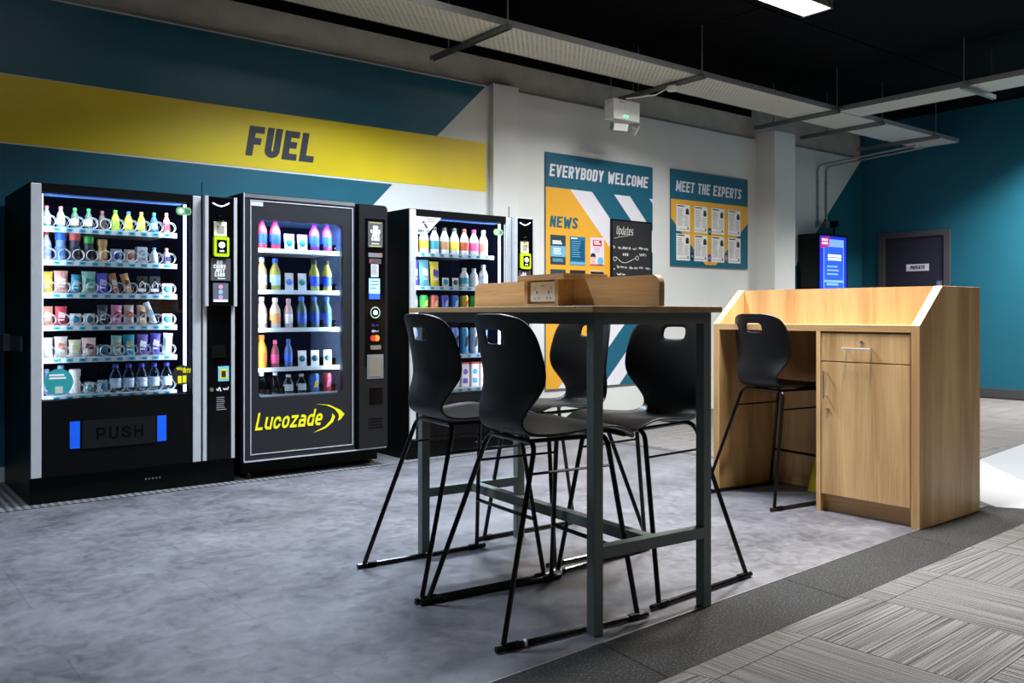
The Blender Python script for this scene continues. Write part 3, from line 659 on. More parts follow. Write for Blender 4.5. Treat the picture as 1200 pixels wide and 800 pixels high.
# ------------------------------------------------------------------ products
def prod_bottle(x, y, z, h, r, body, cap, lab=None, capr=None, wide=False, glassy=False):
    if wide: prof = [(r*.85,0),(r,.02*h),(r,.45*h),(r*.82,.55*h),(r*.9,.66*h),(r*.78,.74*h)]; c0 = .72; cr = capr or r
    else: prof = [(r*.9,0),(r,.03*h),(r,.52*h),(r*.92,.62*h),(r*.5,.79*h),(r*.42,.83*h),(r*.42,.9*h)]; c0 = .86; cr = capr or r*.52
    o = MB().lathe(prof, 12).build('bottle', body, None, (x,y,z), smooth=True)
    MB().lathe([(cr,c0*h),(cr,.97*h),(cr*.85,h)], 12).build('cap', cap, o, smooth=True)
    if lab: MB().lathe([(r*1.02,.16*h),(r*1.02,.48*h)], 12).build('label', lab, o, smooth=True)
    return o
def prod_can(x, y, z, h, r, body, mark, top=None):
    o = MB().lathe([(r*.82,0),(r,.05*h),(r,.9*h),(r*.82,h)], 14).build('drinks_can', body, None, (x,y,z), smooth=True)
    MB().lathe([(r*.8,h),(r*.8,h+.002)], 12).build('lid', top or M_STEEL, o)
    decal('emblem', mark, [[(-r*.5,h*.25),(r*.35,h*.3),(r*.5,h*.72),(-r*.2,h*.62)]], Plane((0,-r*.97,0)), 0, o); return o
def prod_packet(x, y, z, w, h, body, mark, tilt=0, dd=.035):
    m = MB(); nx, nz = 5, 7
    for side in (-1, 1):
        b = len(m.v)
        for j in range(nz+1):
            for i in range(nx+1):
                u, v = i/nx, j/nz; t = (math.sin(PI*u)**.6)*(math.sin(PI*min(1,max(0,(v-.06)/.88)))**.5 if .06 < v < .94 else 0)
                ww = w*(1+(.08 if v in (0, 1) else 0)); m.v.append(((u-.5)*ww, side*dd*.5*t, v*h))
        for j in range(nz):
            for i in range(nx):
                a = b+j*(nx+1)+i; q = (a, a+1, a+nx+2, a+nx+1); m.f.append(q if side < 0 else q[::-1])
    o = m.build('snack_packet', body, None, (x,y,z+ (w*.5*abs(math.sin(tilt)))), smooth=True); o.rotation_euler = (-.08, tilt, 0)
    decal('print', mark, [[(-w*.3,h*.42),(w*.28,h*.36),(w*.32,h*.62),(-w*.22,h*.70)]], Plane((0,-dd*.5,0)), 0, o)
    decal('print', wht, [[(-w*.22,h*.24),(w*.24,h*.24),(w*.2,h*.31),(-w*.2,h*.31)]], Plane((0,-dd*.47,0)), 0, o); return o
def prod_card(x, y, z, w, h, disc_m, card_m=None):
    o = MB().box(-w/2,w/2,0,.004,0,h).build('slot_card', card_m or M_WHITEP, None, (x,y,z)); o.rotation_euler = (-.06,0,0)
    MB().lathe([(w*.36,0),(w*.34,-.006),(w*.2,-.012)], 16, (0,0,h*.5), 'y').build('round_print', disc_m, o, smooth=True); return o
def prod_carton(x, y, z, w, h, body, mark, top=None):
    o = MB().box(-w/2,w/2,-.0,w*.8,0,h).build('drink_carton', body, None, (x,y,z), bevel=.003)
    decal('print', mark, [disc(0,h*.62,w*.32,12), R4(-w*.35,w*.3,h*.15,h*.35)], Plane(), 0, o)
    if top: MB().box(-w/2-.001,w/2+.001,-.001,w*.8,h*.93,h).build('top', top, o)
    return o
def stock(o, desc, cat, n, shelf, machine, group):
    tag(o, '%s, %s slot from payment column, %s shelf, %s' % (desc, ORD[n], shelf, machine), cat, group); return o

# ------------------------------------------------------------------ vending machines with silver strips
COILM = None
def coil_mesh():
    m = MB(); P = []
    for k in range(46):
        a = 2*PI*k/14-PI/2; P.append((.032*math.cos(a), max(0, k-13)*.0055, .034+.032*math.sin(a)))
    m.tube(P, .0019, 4); return m.mesh('coil', M_COIL, True)
def snack_machine(label, loc, H_, zb, zt, shelves, slots, brighter=1.0):
    t = thing('vending_machine', label, 'vending machine', loc, 0, 'silver-striped vending machines')
    m = MB(); D_ = .85; wl_, wr = .06, .885
    m.box(0,wl_,0,D_,.15,H_); m.box(wr,1.165,0,D_,.15,H_); m.box(wl_,wr,0,D_,zt,H_); m.box(wl_,wr,0,D_,.15,zb); m.box(wl_,wr,.62,D_,zb,zt)
    m.build('cabinet_body', M_BLK, t)
    MB().box(.0,1.165,.02,D_,0,.15).build('plinth', M_BLK, t)
    m = MB(); e = .003
    m.box(wl_,wl_+e,.02,.62,zb,zt); m.box(wr-e,wr,.02,.62,zb,zt); m.box(wl_+e,wr-e,.02,.62,zt-e,zt); m.box(wl_+e,wr-e,.617,.62,zb,zt-e); m.box(wl_+e,wr-e,.02,.62,zb,zb+e)
    m.build('interior_liner', M_NAVY, t)
    for (a, b_, zlo) in ((.002,.055,.157),(.895,.945,.157),(.957,.981,.157),(1.137,1.16,.157)):
        MB().box(a,b_,-.014,0,zlo,H_-.006).build('silver_strip', M_SIL, t, bevel=.002)
    MB().box(.055,.895,-.010,0,zt,H_-.004).build('door_head', M_BLK, t); MB().box(.055,.895,-.010,0,.157,zb).build('door_base', M_BLK, t)
    MB().box(wl_,wr,-.006,-.002,zb,zt).build('glass_pane', M_GLASS, t)
    MB().box(.852,.866,.022,.034,zb+.01,zt-.01).build('led_strip', M_LED, t); MB().box(wl_+.004,wl_+.010,.022,.030,zb+.01,zt-.01).build('led_strip', M_LED, t)
    MB().box(.07,.845,.02,.10,zt-.012,zt-.004).build('self_lit_panel', pm('self_lit_panel_blue', (70,112,190), .5, emit=.35), t)  # top panel emits by itself, standing in for blue cabinet light
    zh = (zt-zb)
    area('cabinet_lamp', (.84,.006,(zb+zt)/2), .012, zh*.95, 4.2*brighter, (.78,.89,1), 170, (PI/2, 0, math.radians(58)), t)
    area('cabinet_lamp', (.085,.006,(zb+zt)/2), .012, zh*.95, 2.1*brighter, (.78,.89,1), 170, (PI/2, 0, math.radians(-58)), t)
    area('cabinet_lamp', (.46,.006,zt-.02), .7, .012, 2.4*brighter, (.78,.89,1), 170, (math.radians(30), 0, 0), t)
    x0, x1 = .07, .815
    for si, sz in enumerate(shelves):
        s = MB().box(x0,x1,.05,.6,sz-.008,sz).build('shelf', M_SIL, t)
        MB().box(x0,x1,.042,.05,sz-.03,sz-.001).build('price_strip', M_STRIP, s)
        n = len(slots[si]); m = MB()
        for i in range(n):
            cx = x0+.03+(x1-x0-.06)*(i+.35)/n; m.box(cx,cx+.035,.0405,.042,sz-.026,sz-.005)
        m.build('price_ticket', M_CYAN, s); m = MB()
        for i in range(n):
            cx = x0+.03+(x1-x0-.06)*(i+.35)/n; m.box(cx+.008,cx+.026,.0395,.0405,sz-.018,sz-.013)
        m.build('price_print', M_INK, s)
    # payment column
    pc = MB().box(.981,1.137,-.006,0,.157,H_-.006).build('payment_column', M_GBLK, t)
    pod = MB().box(.962,1.158,-.05,-.014,1.13,H_-.004).build('payment_pod', M_GBLK, t, bevel=.004)
    for a in (.957, 1.139): MB().box(a,a+.021,-.054,-.012,1.125,H_-.002).build('pod_rail', M_SIL, pod)
    P = Plane((0,-.05,0)); X = .985
    m = MB(); m.tube([P.p(X+.02+.105*k/8, H_-.045-.018*math.sin(PI*k/8)+(.0 if k < 5 else .006*(k-4)/4), .003) for k in range(9)], .003, 5); m.build('reflection_arc', M_LED, pod)  # reflected light drawn as a glowing white arc
    decal('info_card', cm(236,228,190), [R4(X+.028,X+.108,1.565,1.655)], P, 0, pod, .003)
    decal('info_print', cm(150,146,140), [R4(X+.045,X+.092,1.58,1.63)], P, .003, pod)
    MB().lathe([(.02,0),(.022,-.02),(.016,-.03)], 12, (X+.068,-.05,1.675), 'y').build('camera_dome', M_GBLK, pod, smooth=True)
    rd = decal('card_reader', M_LIME, [rrect(X+.022,X+.118,1.435,1.56,.012)], P, 0, pod, .022)
    decal('reader_screen', M_GBLK, [R4(X+.04,X+.102,1.458,1.54)], P, .022, rd, .002); decal('reader_light', M_LED, [disc(X+.07,1.508,.019,16)], P, .024, rd); decal('reader_mark', wht, [R4(X+.055,X+.085,1.465,1.475)], P, .024, rd)
    sg = decal('card_sign', pm('sign_grey', (70,66,68), .6), [R4(X+.008,X+.132,1.285,1.425)], P, 0, pod, .004)
    for k, tx in enumerate(('NO','COINS','JUST','CARD')):
        wd = .026*len(tx)/2+.012; lettering('sign_lettering', tx, P, X+.07-wd/2-.008, 1.395-.026*k-.007, .024, wht, sg, w=.5, t=.22, width=wd, h=.0042, shear=.05)
    decal('sign_underline', wht, [R4(X+.05,X+.098,1.295,1.301)], P, .004, sg)
    dp = decal('display_panel', pm('panel_grey', (96,100,112), .4), [R4(X+.022,X+.118,1.15,1.27)], P, 0, pod, .003)
    for k, c in enumerate(((226,150,190),(150,190,220),(200,150,200))): decal('round_button', cm(*c), [disc(X+.07,1.246-.032*k,.014,12)], P, .003, dp)
    decal('panel_footer', M_SCRW, [R4(X+.026,X+.114,1.153,1.166)], P, .003, dp)
    MB().tube([(.972,.05,H_),(.972,.05,H_+.09)], .003, 5).build('aerial', M_BLK, t)
    P = Plane((0,-.006,0))
    q = decal('sticker', cm(110,190,214), [R4(1.055,1.125,.65,.745)], P, 0, pc); decal('sticker_yellow', cm(240,210,40), [R4(1.066,1.114,.665,.725)], P, .001, q); decal('sticker_dark', dark, [R4(1.076,1.104,.675,.715)], P, .002, q)
    MB().lathe([(.012,0),(.012,-.012)], 12, (1.012,-.006,.60), 'y').build('lock', M_STEEL, pc)
    scribble('maker_script', P, 1.045, .585, .085, .034, wht, pc, 0, 31, .001, .09)
    bars('small_print', P, 1.045,1.11,.46,.55,7, cm(150,150,155), pc, 0, 4, .3)
    MB().box(1.01,1.10,-.016,-.006,.80,.88).build('coin_return', M_BLK, pc)
    # delivery bin
    P = Plane((0,-.010,0))
    fl_ = decal('delivery_flap', pm('flap_grey', (20,21,23), .3, spec=.2), [R4(.265,.672,.30,.462)], P, .001, t, .006)
    lettering('flap_lettering', 'PUSH', P, .34, .345, .07, M_GBLK, fl_, w=.7, t=.16, gap=.25, h=.0072, width=.26)
    for a in (.20, .682): decal('blue_tab', M_BLUE, [R4(a,a+.053,.305,.46)], P, .001, t, .003)
    m = MB()
    for k in range(5): m.box(.62+.02*k,.63+.02*k,.017,.02,.075,.085)
    m.build('vent_slot', M_STRUT, t)
    return t
coilm = coil_mesh()
G1 = 'goods in the blue-tabbed snack machine'
K1 = 'blue-tabbed snack machine'
SH1 = [1.575, 1.385, 1.197, 1.010, .825, .608]
SN = ['top','second','third','fourth','fifth','bottom']
M1 = (.91, 5.5, 0)
C = cm
cream, clear = C(236,228,204), C(150,180,205,.2)
yg, teal, pur, nav, blk2 = C(190,206,50), C(20,140,165), C(88,70,180), C(28,40,120), C(30,30,36)
card = lambda d, c=None: ('card', .058, .068, d, c)
rows1 = [
 [('b',.125,.022,clear,C(226,120,140),wht,'pink-capped small clear bottle')]*2+[('b',.122,.021,C(70,110,90),C(60,180,90),cream,'green-capped small bottle')]*2+
 [('b',.115,.021,C(80,60,60),C(130,50,60),C(70,60,50),'maroon-capped small bottle'),('b',.125,.023,yg,C(70,190,60),C(150,190,40),'lime bottle with green cap'),('b',.122,.023,yg,C(60,120,210),C(210,220,60),'lime bottle with blue cap'),
  ('b',.125,.022,yg,C(230,130,110),C(210,220,90),'lime bottle with salmon cap'),('b',.125,.021,C(60,110,170),C(60,180,110),C(150,190,230),'small blue bottle with green cap'),('b',.13,.021,C(214,150,150),C(240,150,120),C(180,70,90),'small pink bottle with orange cap')],
 [('b',.17,.026,C(200,206,220),C(200,70,80),C(150,170,230),'tall pale bottle with red cap'),('w',.165,.032,C(120,160,220),C(40,110,220),C(90,130,200),'wide bottle with big blue lid'),('w',.168,.032,C(70,70,90),C(214,100,100),blk2,'wide bottle with big coral lid'),
  ('w',.15,.03,C(60,80,90),C(70,190,90),blk2,'wide bottle with big green lid'),('w',.135,.03,C(190,150,90),C(196,160,110),C(230,190,120),'amber jar with tan lid'),('card',.062,.08,C(30,80,170),C(190,205,235)),('card',.06,.08,C(150,90,50),C(200,180,180)),
  ('k',.062,.10,C(180,190,205),C(120,130,150),'clear plastic tub'),('b',.10,.023,C(230,235,240),C(80,160,210),C(220,230,250),'short white bottle with blue cap'),('b',.10,.022,C(200,180,220),C(230,170,200),nav,'short lilac bottle with pink cap')],
 [('p',.062,.125,C(226,206,90),C(240,225,120),0,'yellow snack packet'),('p',.07,.13,C(232,176,170),C(250,220,220),0,'pink and white snack packet'),('p',.05,.108,C(70,160,200),C(150,210,230),.06,'slim cyan snack packet'),('p',.075,.13,C(150,205,195),C(70,160,150),0,'mint green snack packet'),
  ('p',.062,.122,C(86,84,200),C(190,190,240),0,'violet snack packet'),('p',.045,.12,C(150,100,70),C(220,200,180),-.2,'brown leaning snack bar'),('p',.045,.12,C(206,160,110),C(90,60,50),-.25,'tan leaning snack bar'),('h',.062,.11,blk2,wht,'dark hanging pack')]+[('h',.062,.11,blk2,wht,'dark hanging pack'),card(C(70,170,190))],
 [('p',.062,.11,C(232,160,140),wht,0,'coral and white packet'),('p',.06,.11,C(206,70,90),C(250,200,205),0,'raspberry red packet'),card(C(30,130,180)),card(C(20,110,150)),('p',.055,.12,C(50,56,70),C(130,140,160),0,'dark grey packet'),('p',.06,.118,C(222,140,180),C(160,60,90),.05,'pink flared packet'),
  ('p',.055,.12,C(200,190,190),C(220,90,60),0,'white and orange packet'),('p',.055,.12,C(210,180,150),C(60,56,50),0,'tan and black packet'),('p',.036,.14,C(200,215,230),C(120,150,190),-.35,'leaning pale snack bar'),card(C(60,160,190))],
 [('p',.062,.115,C(228,230,230),wht,0,'plain white packet'),('p',.066,.12,C(232,222,214),C(200,120,110),0,'white packet with red specks'),('p',.065,.10,C(226,222,200),C(180,180,120),0,'cream packet'),('p',.075,.11,C(226,206,206),C(120,40,60),0,'white packet with maroon print'),card(C(20,110,140),C(90,120,140)),
  ('p',.06,.12,C(140,190,190),C(180,150,100),.05,'pale teal crisp packet'),('p',.065,.125,teal,C(150,160,110),0,'teal crisp packet'),('p',.062,.125,C(100,84,180),wht,.05,'purple and white packet'),('p',.06,.13,C(70,70,180),C(200,190,230),.08,'blue violet packet'),('p',.055,.13,C(190,220,230),wht,.08,'pale cyan packet')],
 [('b',.15,.03,C(90,110,160),C(120,140,190),C(140,160,200),'grey blue bottle'),('b',.17,.033,C(60,140,200),C(120,170,220),C(190,220,240),'blue bottle with pale cap'),('w',.145,.032,C(236,236,236),C(230,230,232),wht,'stout white bottle'),('card',.052,.065,C(90,180,180),C(200,215,220)),('card',.055,.075,C(40,120,160),C(170,205,220))]+
 [('b',.165,.034,M_CLEAR,C(36,40,150),C(190,215,245),'water bottle with navy cap')]*5]
def fill_row(rows, si, slots, sz, loc, machine, group, x0, x1, shelf_name, coil_parent=None):
    n = len(slots)
    for i, s in enumerate(slots):
        x = loc[0]+x0+(x1-x0)*(i+.45)/n; y = loc[1]+.095; z = sz+.0005; k = s[0]; pos = n-i
        if coil_parent: link('coil', coilm, coil_parent, (x-loc[0]+.008, .058, sz-loc[2]))
        if k == 'b': o = prod_bottle(x, y+.02, z, s[1], s[2], s[3], s[4], s[5]); d, c_ = s[6], 'bottle'
        elif k == 'w': o = prod_bottle(x, y+.02, z, s[1], s[2], s[3], s[4], s[5], wide=True); d, c_ = s[6], 'bottle'
        elif k == 'card': o = prod_card(x, y, z, s[1], s[2], s[3], s[4]); d, c_ = 'slot card with round print', 'card'
        elif k == 'p': o = prod_packet(x, y+.01, z, s[1], s[2], s[3], s[4], s[5]); d, c_ = s[6], 'packet'
        elif k == 'k': o = prod_carton(x, y, z, s[1], s[2], s[3], s[4]); o.name = 'plastic_tub'; d, c_ = s[5], 'tub'
        elif k == 't': o = prod_carton(x, y, z, s[1], s[2], s[3], s[4], s[6]); d, c_ = s[5], 'carton'
        elif k == 'c': o = prod_can(x, y+.02, z, s[1], s[2], s[3], s[4]); d, c_ = s[5], 'can'
        elif k == 'h':
            o = MB().ring([(p[0],0,p[1]) for p in rrect(-s[1]/2,s[1]/2,0,s[2],.008)], [(p[0],0,p[1]) for p in rrect(-.008,.008,s[2]-.026,s[2]-.014,.004)], (0,.006,0)).build('hanging_pack', s[3], None, (x,y,z))
            m = MB().tube([(-.016,-.004,.04),(-.016,-.004,.06),(0,-.004,.078),(.016,-.004,.06),(.016,-.004,.04)], .003, 5).build('looped_cord', s[4], o); decal('print', s[4], [R4(-.022,.022,.015,.035)], Plane(), 0, o); d, c_ = s[5], 'packet'
        stock(o, d, c_, pos, shelf_name, machine, group)
m1 = snack_machine('snack vending machine with two blue tabs beside its delivery flap', M1, 1.815, .585, 1.765, SH1, rows1)
for si, sl in enumerate(rows1): fill_row(rows1, si, sl, SH1[si], M1, K1, G1, .07, .815, SN[si], m1)
# glass stickers of the first machine
PG = Plane((0,-.006,0))
decal('green_sticker', C(110,180,110), [rrect(.795,.89,1.685,1.735,.024)], PG, 0, m1); decal('sticker_ring', wht, [disc(.825,1.71,.016,14)], PG, .001, m1); decal('sticker_square', C(90,110,120), [R4(.852,.878,1.697,1.723)], PG, .001, m1)
q = decal('teal_round_sticker', C(40,150,150), [disc(.145,.69,.075,28)], PG, 0, m1); bars('sticker_text', PG, .095,.195,.70,.735,2, wht, q, .001, 3, .6); decal('sticker_patch', C(190,200,190), [R4(.125,.165,.625,.665)], PG, .001, q)
q = decal('black_round_sticker', blk2, [disc(.832,.70,.062,28)], PG, .001, m1); lettering('sticker_lettering', 'HITS', PG, .835, .712, .026, M_YTXT, q, w=.5, t=.2, width=.045, shear=.2, h=.0022)
scribble('sticker_script', PG, .80, .725, .05, .025, M_YTXT, q, .002, 5, .001, .16); decal('sticker_print', M_YTXT, [R4(.805,.828,.65,.695),R4(.834,.857,.652,.697)], PG, .002, q)

# third machine: same model, different goods
M3 = (3.372, 5.5, 0); G3 = 'goods in the machine behind the high table'; K3 = 'machine behind high table'
SH3 = [1.535, 1.285, 1.10, .765, .505]
SN3 = ['top','second','third','fourth','bottom']
rows3 = [
 [('b',.205,.036,C(232,234,236),c1,c2,ds) for c1, c2, ds in ((C(150,40,120),C(230,150,130),'white bottle with plum cap'),(C(40,40,44),C(225,205,70),'tall bottle with yellow label'),(C(40,40,44),C(60,150,170),'dark-capped bottle with teal label'),(C(50,44,40),C(190,140,100),'dark-capped bottle with tan label'),(C(60,80,50),C(225,215,80),'olive-capped bottle with lemon label'),(C(120,60,50),C(200,90,70),'brown-capped bottle with brick label'),(C(214,60,130),C(230,100,160),'magenta-capped bottle with pink label'),(C(220,190,190),C(236,170,150),'pale-capped bottle with peach label'))],
 [('p',.085,.20,C(110,90,200),C(220,215,245),0,'tall lilac packet'),('p',.085,.20,C(120,200,225),wht,0,'tall cyan packet'),('p',.075,.19,C(232,212,70),C(90,80,180),0,'tall yellow packet'),card(C(40,140,160)),card(C(60,80,80)),('b',.15,.036,C(226,238,240),C(190,200,205),C(40,150,170),'white bottle with teal label'),('b',.15,.034,C(230,236,240),C(200,205,210),wht,'short white bottle'),('b',.18,.036,C(234,238,240),wht,C(200,220,235),'tall white bottle')],
 [('c',.115,.033,a,b_,ds) for a, b_, ds in ((C(60,180,190),wht,'turquoise can'),(C(70,200,90),C(230,240,120),'green can'),(C(232,110,100),C(250,220,140),'coral can'),(C(90,80,190),C(180,210,240),'violet can'),(C(60,120,215),C(190,225,250),'blue can'),(C(240,205,40),C(200,60,60),'yellow can'),(C(60,190,80),C(240,230,100),'bright green can'),(C(230,140,60),wht,'orange can'))],
 [('c',.20,.033,a,b_,ds) for a, b_, ds in ((C(90,140,220),blk2,'tall sky blue can'),(C(110,150,215),blk2,'tall steel blue can'),(C(130,110,190),blk2,'tall lavender can'),(C(80,150,225),blk2,'tall azure can'),(C(100,130,210),blk2,'tall cornflower can'),(C(60,150,190),blk2,'tall teal blue can'),(C(190,200,220),blk2,'tall silver can'),(C(90,150,220),blk2,'tall pale blue can'))],
 [('t',.07,.19,a,b_,ds,C(214,60,80)) for a, b_, ds in ((C(220,225,220),C(120,190,80),'white carton with green print'),(C(232,214,214),C(230,140,60),'white carton with orange print'),(C(230,220,224),C(214,60,90),'white carton with red print'),(C(235,226,226),C(200,80,120),'white carton with pink print'),(C(220,226,226),C(230,190,70),'white carton with yellow print'),(C(230,226,228),C(120,90,190),'white carton with violet print'),(C(232,226,220),C(80,160,200),'white carton with blue print'),(C(234,228,226),C(150,90,60),'white carton with brown print'))]]
m3 = snack_machine('silver-striped vending machine beside the white pilaster, behind high table', M3, 1.85, .47, 1.80, SH3, rows3, 1.15)
for si, sl in enumerate(rows3): fill_row(rows3, si, sl, SH3[si], M3, K3, G3, .07, .815, SN3[si])
q = decal('corner_sticker', M_WHITEP, [[(.06,1.80),(.06,1.665),(.15,1.665),(.285,1.80)]], PG, 0, m3)
for k, (cx, cz) in enumerate(((.125,1.755),(.14,1.735),(.15,1.72))): decal('sticker_print', C(70,50,110), [disc(cx,cz,.012,8)], PG, .001, q)
scribble('sticker_script', PG, .075, .0+1.675, .10, .035, C(60,90,90), q, .001, 9, .001, .1); bars('sticker_text', PG, .155,.23,1.755,1.785,2, C(120,120,125), q, .001, 2, .6)
decal('green_sticker', C(120,190,110), [rrect(.775,.87,1.695,1.745,.024)], PG, 0, m3); decal('sticker_ring', wht, [disc(.805,1.72,.016,14)], PG, .001, m3); decal('sticker_square', C(90,110,120), [R4(.835,.858,1.708,1.732)], PG, .001, m3)

# ------------------------------------------------------------------ drinks machine
M2 = (2.12, 5.47, 0); HD = 1.855
v = thing('vending_machine', 'charcoal drinks machine with yellow lettering on its door', 'vending machine', M2)
m = MB(); m.box(0,.03,.05,.85,.12,HD); m.box(.76,.8,.05,.85,.12,HD); m.box(.03,.76,.05,.85,1.72,HD); m.box(.03,.76,.05,.85,.12,.50); m.box(.03,.76,.65,.85,.50,1.72); m.box(.8,1.045,.02,.85,.12,HD-.01)
m.build('cabinet_body', M_BLK, v)
n6 = 6
inn = rrect(.10,.705,.53,1.69,.035,n6)
out = []
for (cx, cz) in ((0,.12),(.795,.12),(.795,HD),(0,HD)): out += [(cx,cz)]*(n6+1)
MB().ring([(p[0],0,p[1]) for p in out], [(p[0],0,p[1]) for p in inn], (0,.05,0)).build('door', M_DBLK, v)
PV = Plane()
def frame_lines(x0,x1,z0,z1,w): return [R4(x0,x0+w,z0,z1),R4(x1-w,x1,z0,z1),R4(x0+w,x1-w,z0,z0+w),R4(x0+w,x1-w,z1-w,z1)]
decal('door_trim', M_SIL, frame_lines(.045,.782,.165,1.812,.006), PV, 0, v, .003); decal('door_trim', M_SIL, [R4(.0,.007,.125,HD),R4(.007,1.045,.121,.130)], PV, 0, v, .004)
decal('door_top_rail', pm('rail_grey', (96,98,100), .4), [R4(.007,.795,1.825,1.85)], PV, 0, v, .004)
decal('name_tag', C(190,190,190), [R4(.052,.13,1.775,1.802)], PV, 0, v, .002)
MB().prism([(p[0],.02,p[1]) for p in inn], (0,.004,0)).build('glass_pane', M_GLASS, v)
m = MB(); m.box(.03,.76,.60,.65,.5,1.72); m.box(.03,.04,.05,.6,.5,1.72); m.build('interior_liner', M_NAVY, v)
m = MB(); m.box(.75,.76,.05,.6,.5,1.72); m.box(.04,.75,.05,.6,1.71,1.72); m.build('interior_liner', M_LINER_LIT, v)
MB().box(.735,.745,.056,.066,.6,1.68).build('led_strip', emis('led_blue', (150,190,255), 4), v)
area('cabinet_lamp', (.70,.03,1.15), .012, 1.0, 5, (.70,.84,1), 170, (PI/2, 0, math.radians(50)), v)
area('cabinet_lamp', (.40,.03,1.675), .55, .012, 9, (.42,.62,1), 170, (math.radians(22),0,0), v)
area('cabinet_lamp', (.115,.03,1.1), .012, 1.0, 2.6, (.75,.86,1), 170, (PI/2, 0, math.radians(-55)), v)  # added lamp, only there to brighten the goods from the left
SH2 = [1.503, 1.230, .978, .715, .535]
for k, sz in enumerate(SH2):
    s = MB().box(.045,.745,.07,.58,sz-.012,sz).build('shelf', M_WHITEP, v); MB().box(.045,.745,.06,.07,sz-.022,sz+.006).build('shelf_lip', M_STRIP, s)
    for i in range(7): MB().box(.12+.094*i,.123+.094*i,.072,.32,sz,sz+.055).build('divider', M_CLEAR, s)
G2 = 'goods in the yellow-lettered drinks machine'; K2 = 'yellow-lettered drinks machine'
blul, vio, olive, pinkw = C(30,70,200), C(130,40,110), C(150,150,60), C(200,170,175)
rows2 = [
 [('b',.215,.036,C(190,50,70),blul,blul,'red drink bottle with blue label')]*2+[('card',.07,.11,C(30,140,170),C(225,230,235))]*2+[('b',.215,.036,vio,blul,blul,'purple drink bottle with blue label')]*2,
 [('b',.22,.036,C(190,160,110),C(150,160,200),C(200,200,225),'amber bottle with lilac label'),('b',.215,.036,C(160,150,70),C(40,90,210),C(150,190,225),'amber bottle with blue cap'),('card',.06,.12,C(60,110,190),C(220,225,230)),('card',.06,.12,C(20,130,130),C(220,225,230)),('b',.215,.036,olive,C(40,40,46),blul,'olive drink bottle with blue label'),('b',.215,.036,olive,C(40,40,46),blul,'olive drink bottle with blue label')],
 [('b',.21,.036,pinkw,C(214,190,190),wht,'blush bottle with white label'),('b',.205,.036,C(205,190,180),C(220,214,210),C(226,150,90),'pale bottle with orange label'),('b',.20,.03,pinkw,C(200,170,175),wht,'blush bottle with white label')]+[('b',.215,.036,C(60,90,90),C(50,110,220),C(24,80,190),'dark bottle with blue cap')]*3,
 [('b',.22,.036,C(214,150,40),C(240,120,40),C(240,120,40),'orange drink bottle with orange cap'),('b',.185,.026,C(130,60,70),C(220,70,130),C(220,70,130),'slim magenta bottle'),('b',.19,.027,C(60,90,150),C(40,80,190),C(40,90,200),'slim blue bottle')]+[('card',.06,.11,C(30,90,110),C(220,225,230))]*3,
 [('b',.15,.03,M_CLEAR,wht,None,'clear bottle with white cap')]*2+[('b',.13,.033,M_CLEAR,C(200,210,220),C(200,215,225),'clear squat water bottle')]*2+[('c',.125,.034,C(40,110,210),C(240,220,60),'blue and yellow can'),('c',.125,.034,C(200,50,70),C(230,150,200),'red and pink can')]]
for si, sl in enumerate(rows2): fill_row(rows2, si, sl, SH2[si]+.001, M2, K2, G2, .125, .69, SN3[si])
# lettering and swoosh
lettering('brand_lettering', 'Lucozade', PV, .075, .322, .112, M_YTXT, v, w=.56, t=.16, gap=.11, shear=.22, width=.465, h=.001)
decal('brand_swoosh', M_YTXT, [[(.50,.468),(.60,.455),(.685,.415),(.716,.385),(.69,.352),(.665,.340),(.675,.372),(.668,.392),(.64,.425),(.585,.452)],
                               [(.622,.398),(.645,.372),(.628,.335),(.575,.298),(.485,.275),(.57,.310),(.608,.345),(.622,.372)]], PV, .001, v)
# control column
cc = MB().prism([(p[0],-.03,p[1]) for p in rrect(.815,1.04,.135,HD-.012,.03,6,(0,0,1,0))], (0,.05,0)).build('control_column', pm('column_black', (20,20,23), .4, spec=.3), v, bevel=.006)
PCc = Plane((0,-.03,0))
MB().box(.86,1.02,-.032,-.029,.70,1.745).build('column_face', M_GBLK, cc)
PCf = Plane((0,-.032,0)); Xc = .94
sg = decal('card_sign', pm('sign_grey', (70,66,68), .6), [R4(.882,.998,1.545,1.725)], PCf, 0, cc, .003)
for k, tx in enumerate(('NO','COINS','JUST','CARD')):
    wd = .026*len(tx)/2+.012; lettering('sign_lettering', tx, PCf, Xc-wd/2, 1.672-.027*k, .024, wht, sg, w=.5, t=.22, width=wd, h=.0032, shear=.05)
decal('sign_corner', C(200,190,90), [R4(.895,.985,1.715,1.719),R4(.895,.985,1.551,1.555)], PCf, .003, sg); decal('sign_underline', wht, [R4(.91,.97,1.567,1.573)], PCf, .003, sg)
decal('reader_strip', C(110,110,112), [R4(.885,.995,1.475,1.505)], PCf, 0, cc, .004); decal('reader_strip', C(70,64,64), [R4(.89,.985,1.43,1.465)], PCf, 0, cc, .004); decal('reader_spot', C(200,60,50), [R4(.895,.905,1.44,1.455),R4(.983,.992,1.482,1.5)], PCf, .004, cc)
decal('info_label', C(190,192,196), [R4(.905,.965,1.335,1.425)], PCf, 0, cc, .003); bars('small_print', PCf, .912,.958,1.345,1.415,5, C(110,110,116), cc, .003, 3, .35)
ds = decal('display', emis('display_glow', (150,205,240), .9), [R4(.89,.975,1.22,1.325)], PCf, 0, cc, .004); decal('display_footer', M_SCR, [R4(.89,.975,1.18,1.22)], PCf, 0, cc, .004); bars('display_marks', PCf, .9,.965,1.235,1.31,3, C(60,110,160), ds, .004, 2, .25)
tp = MB().lathe([(.046,0),(.046,-.006),(.04,-.01)], 24, (.935,-.032,1.085), 'y').build('tap_reader', M_BLK, cc, smooth=True)
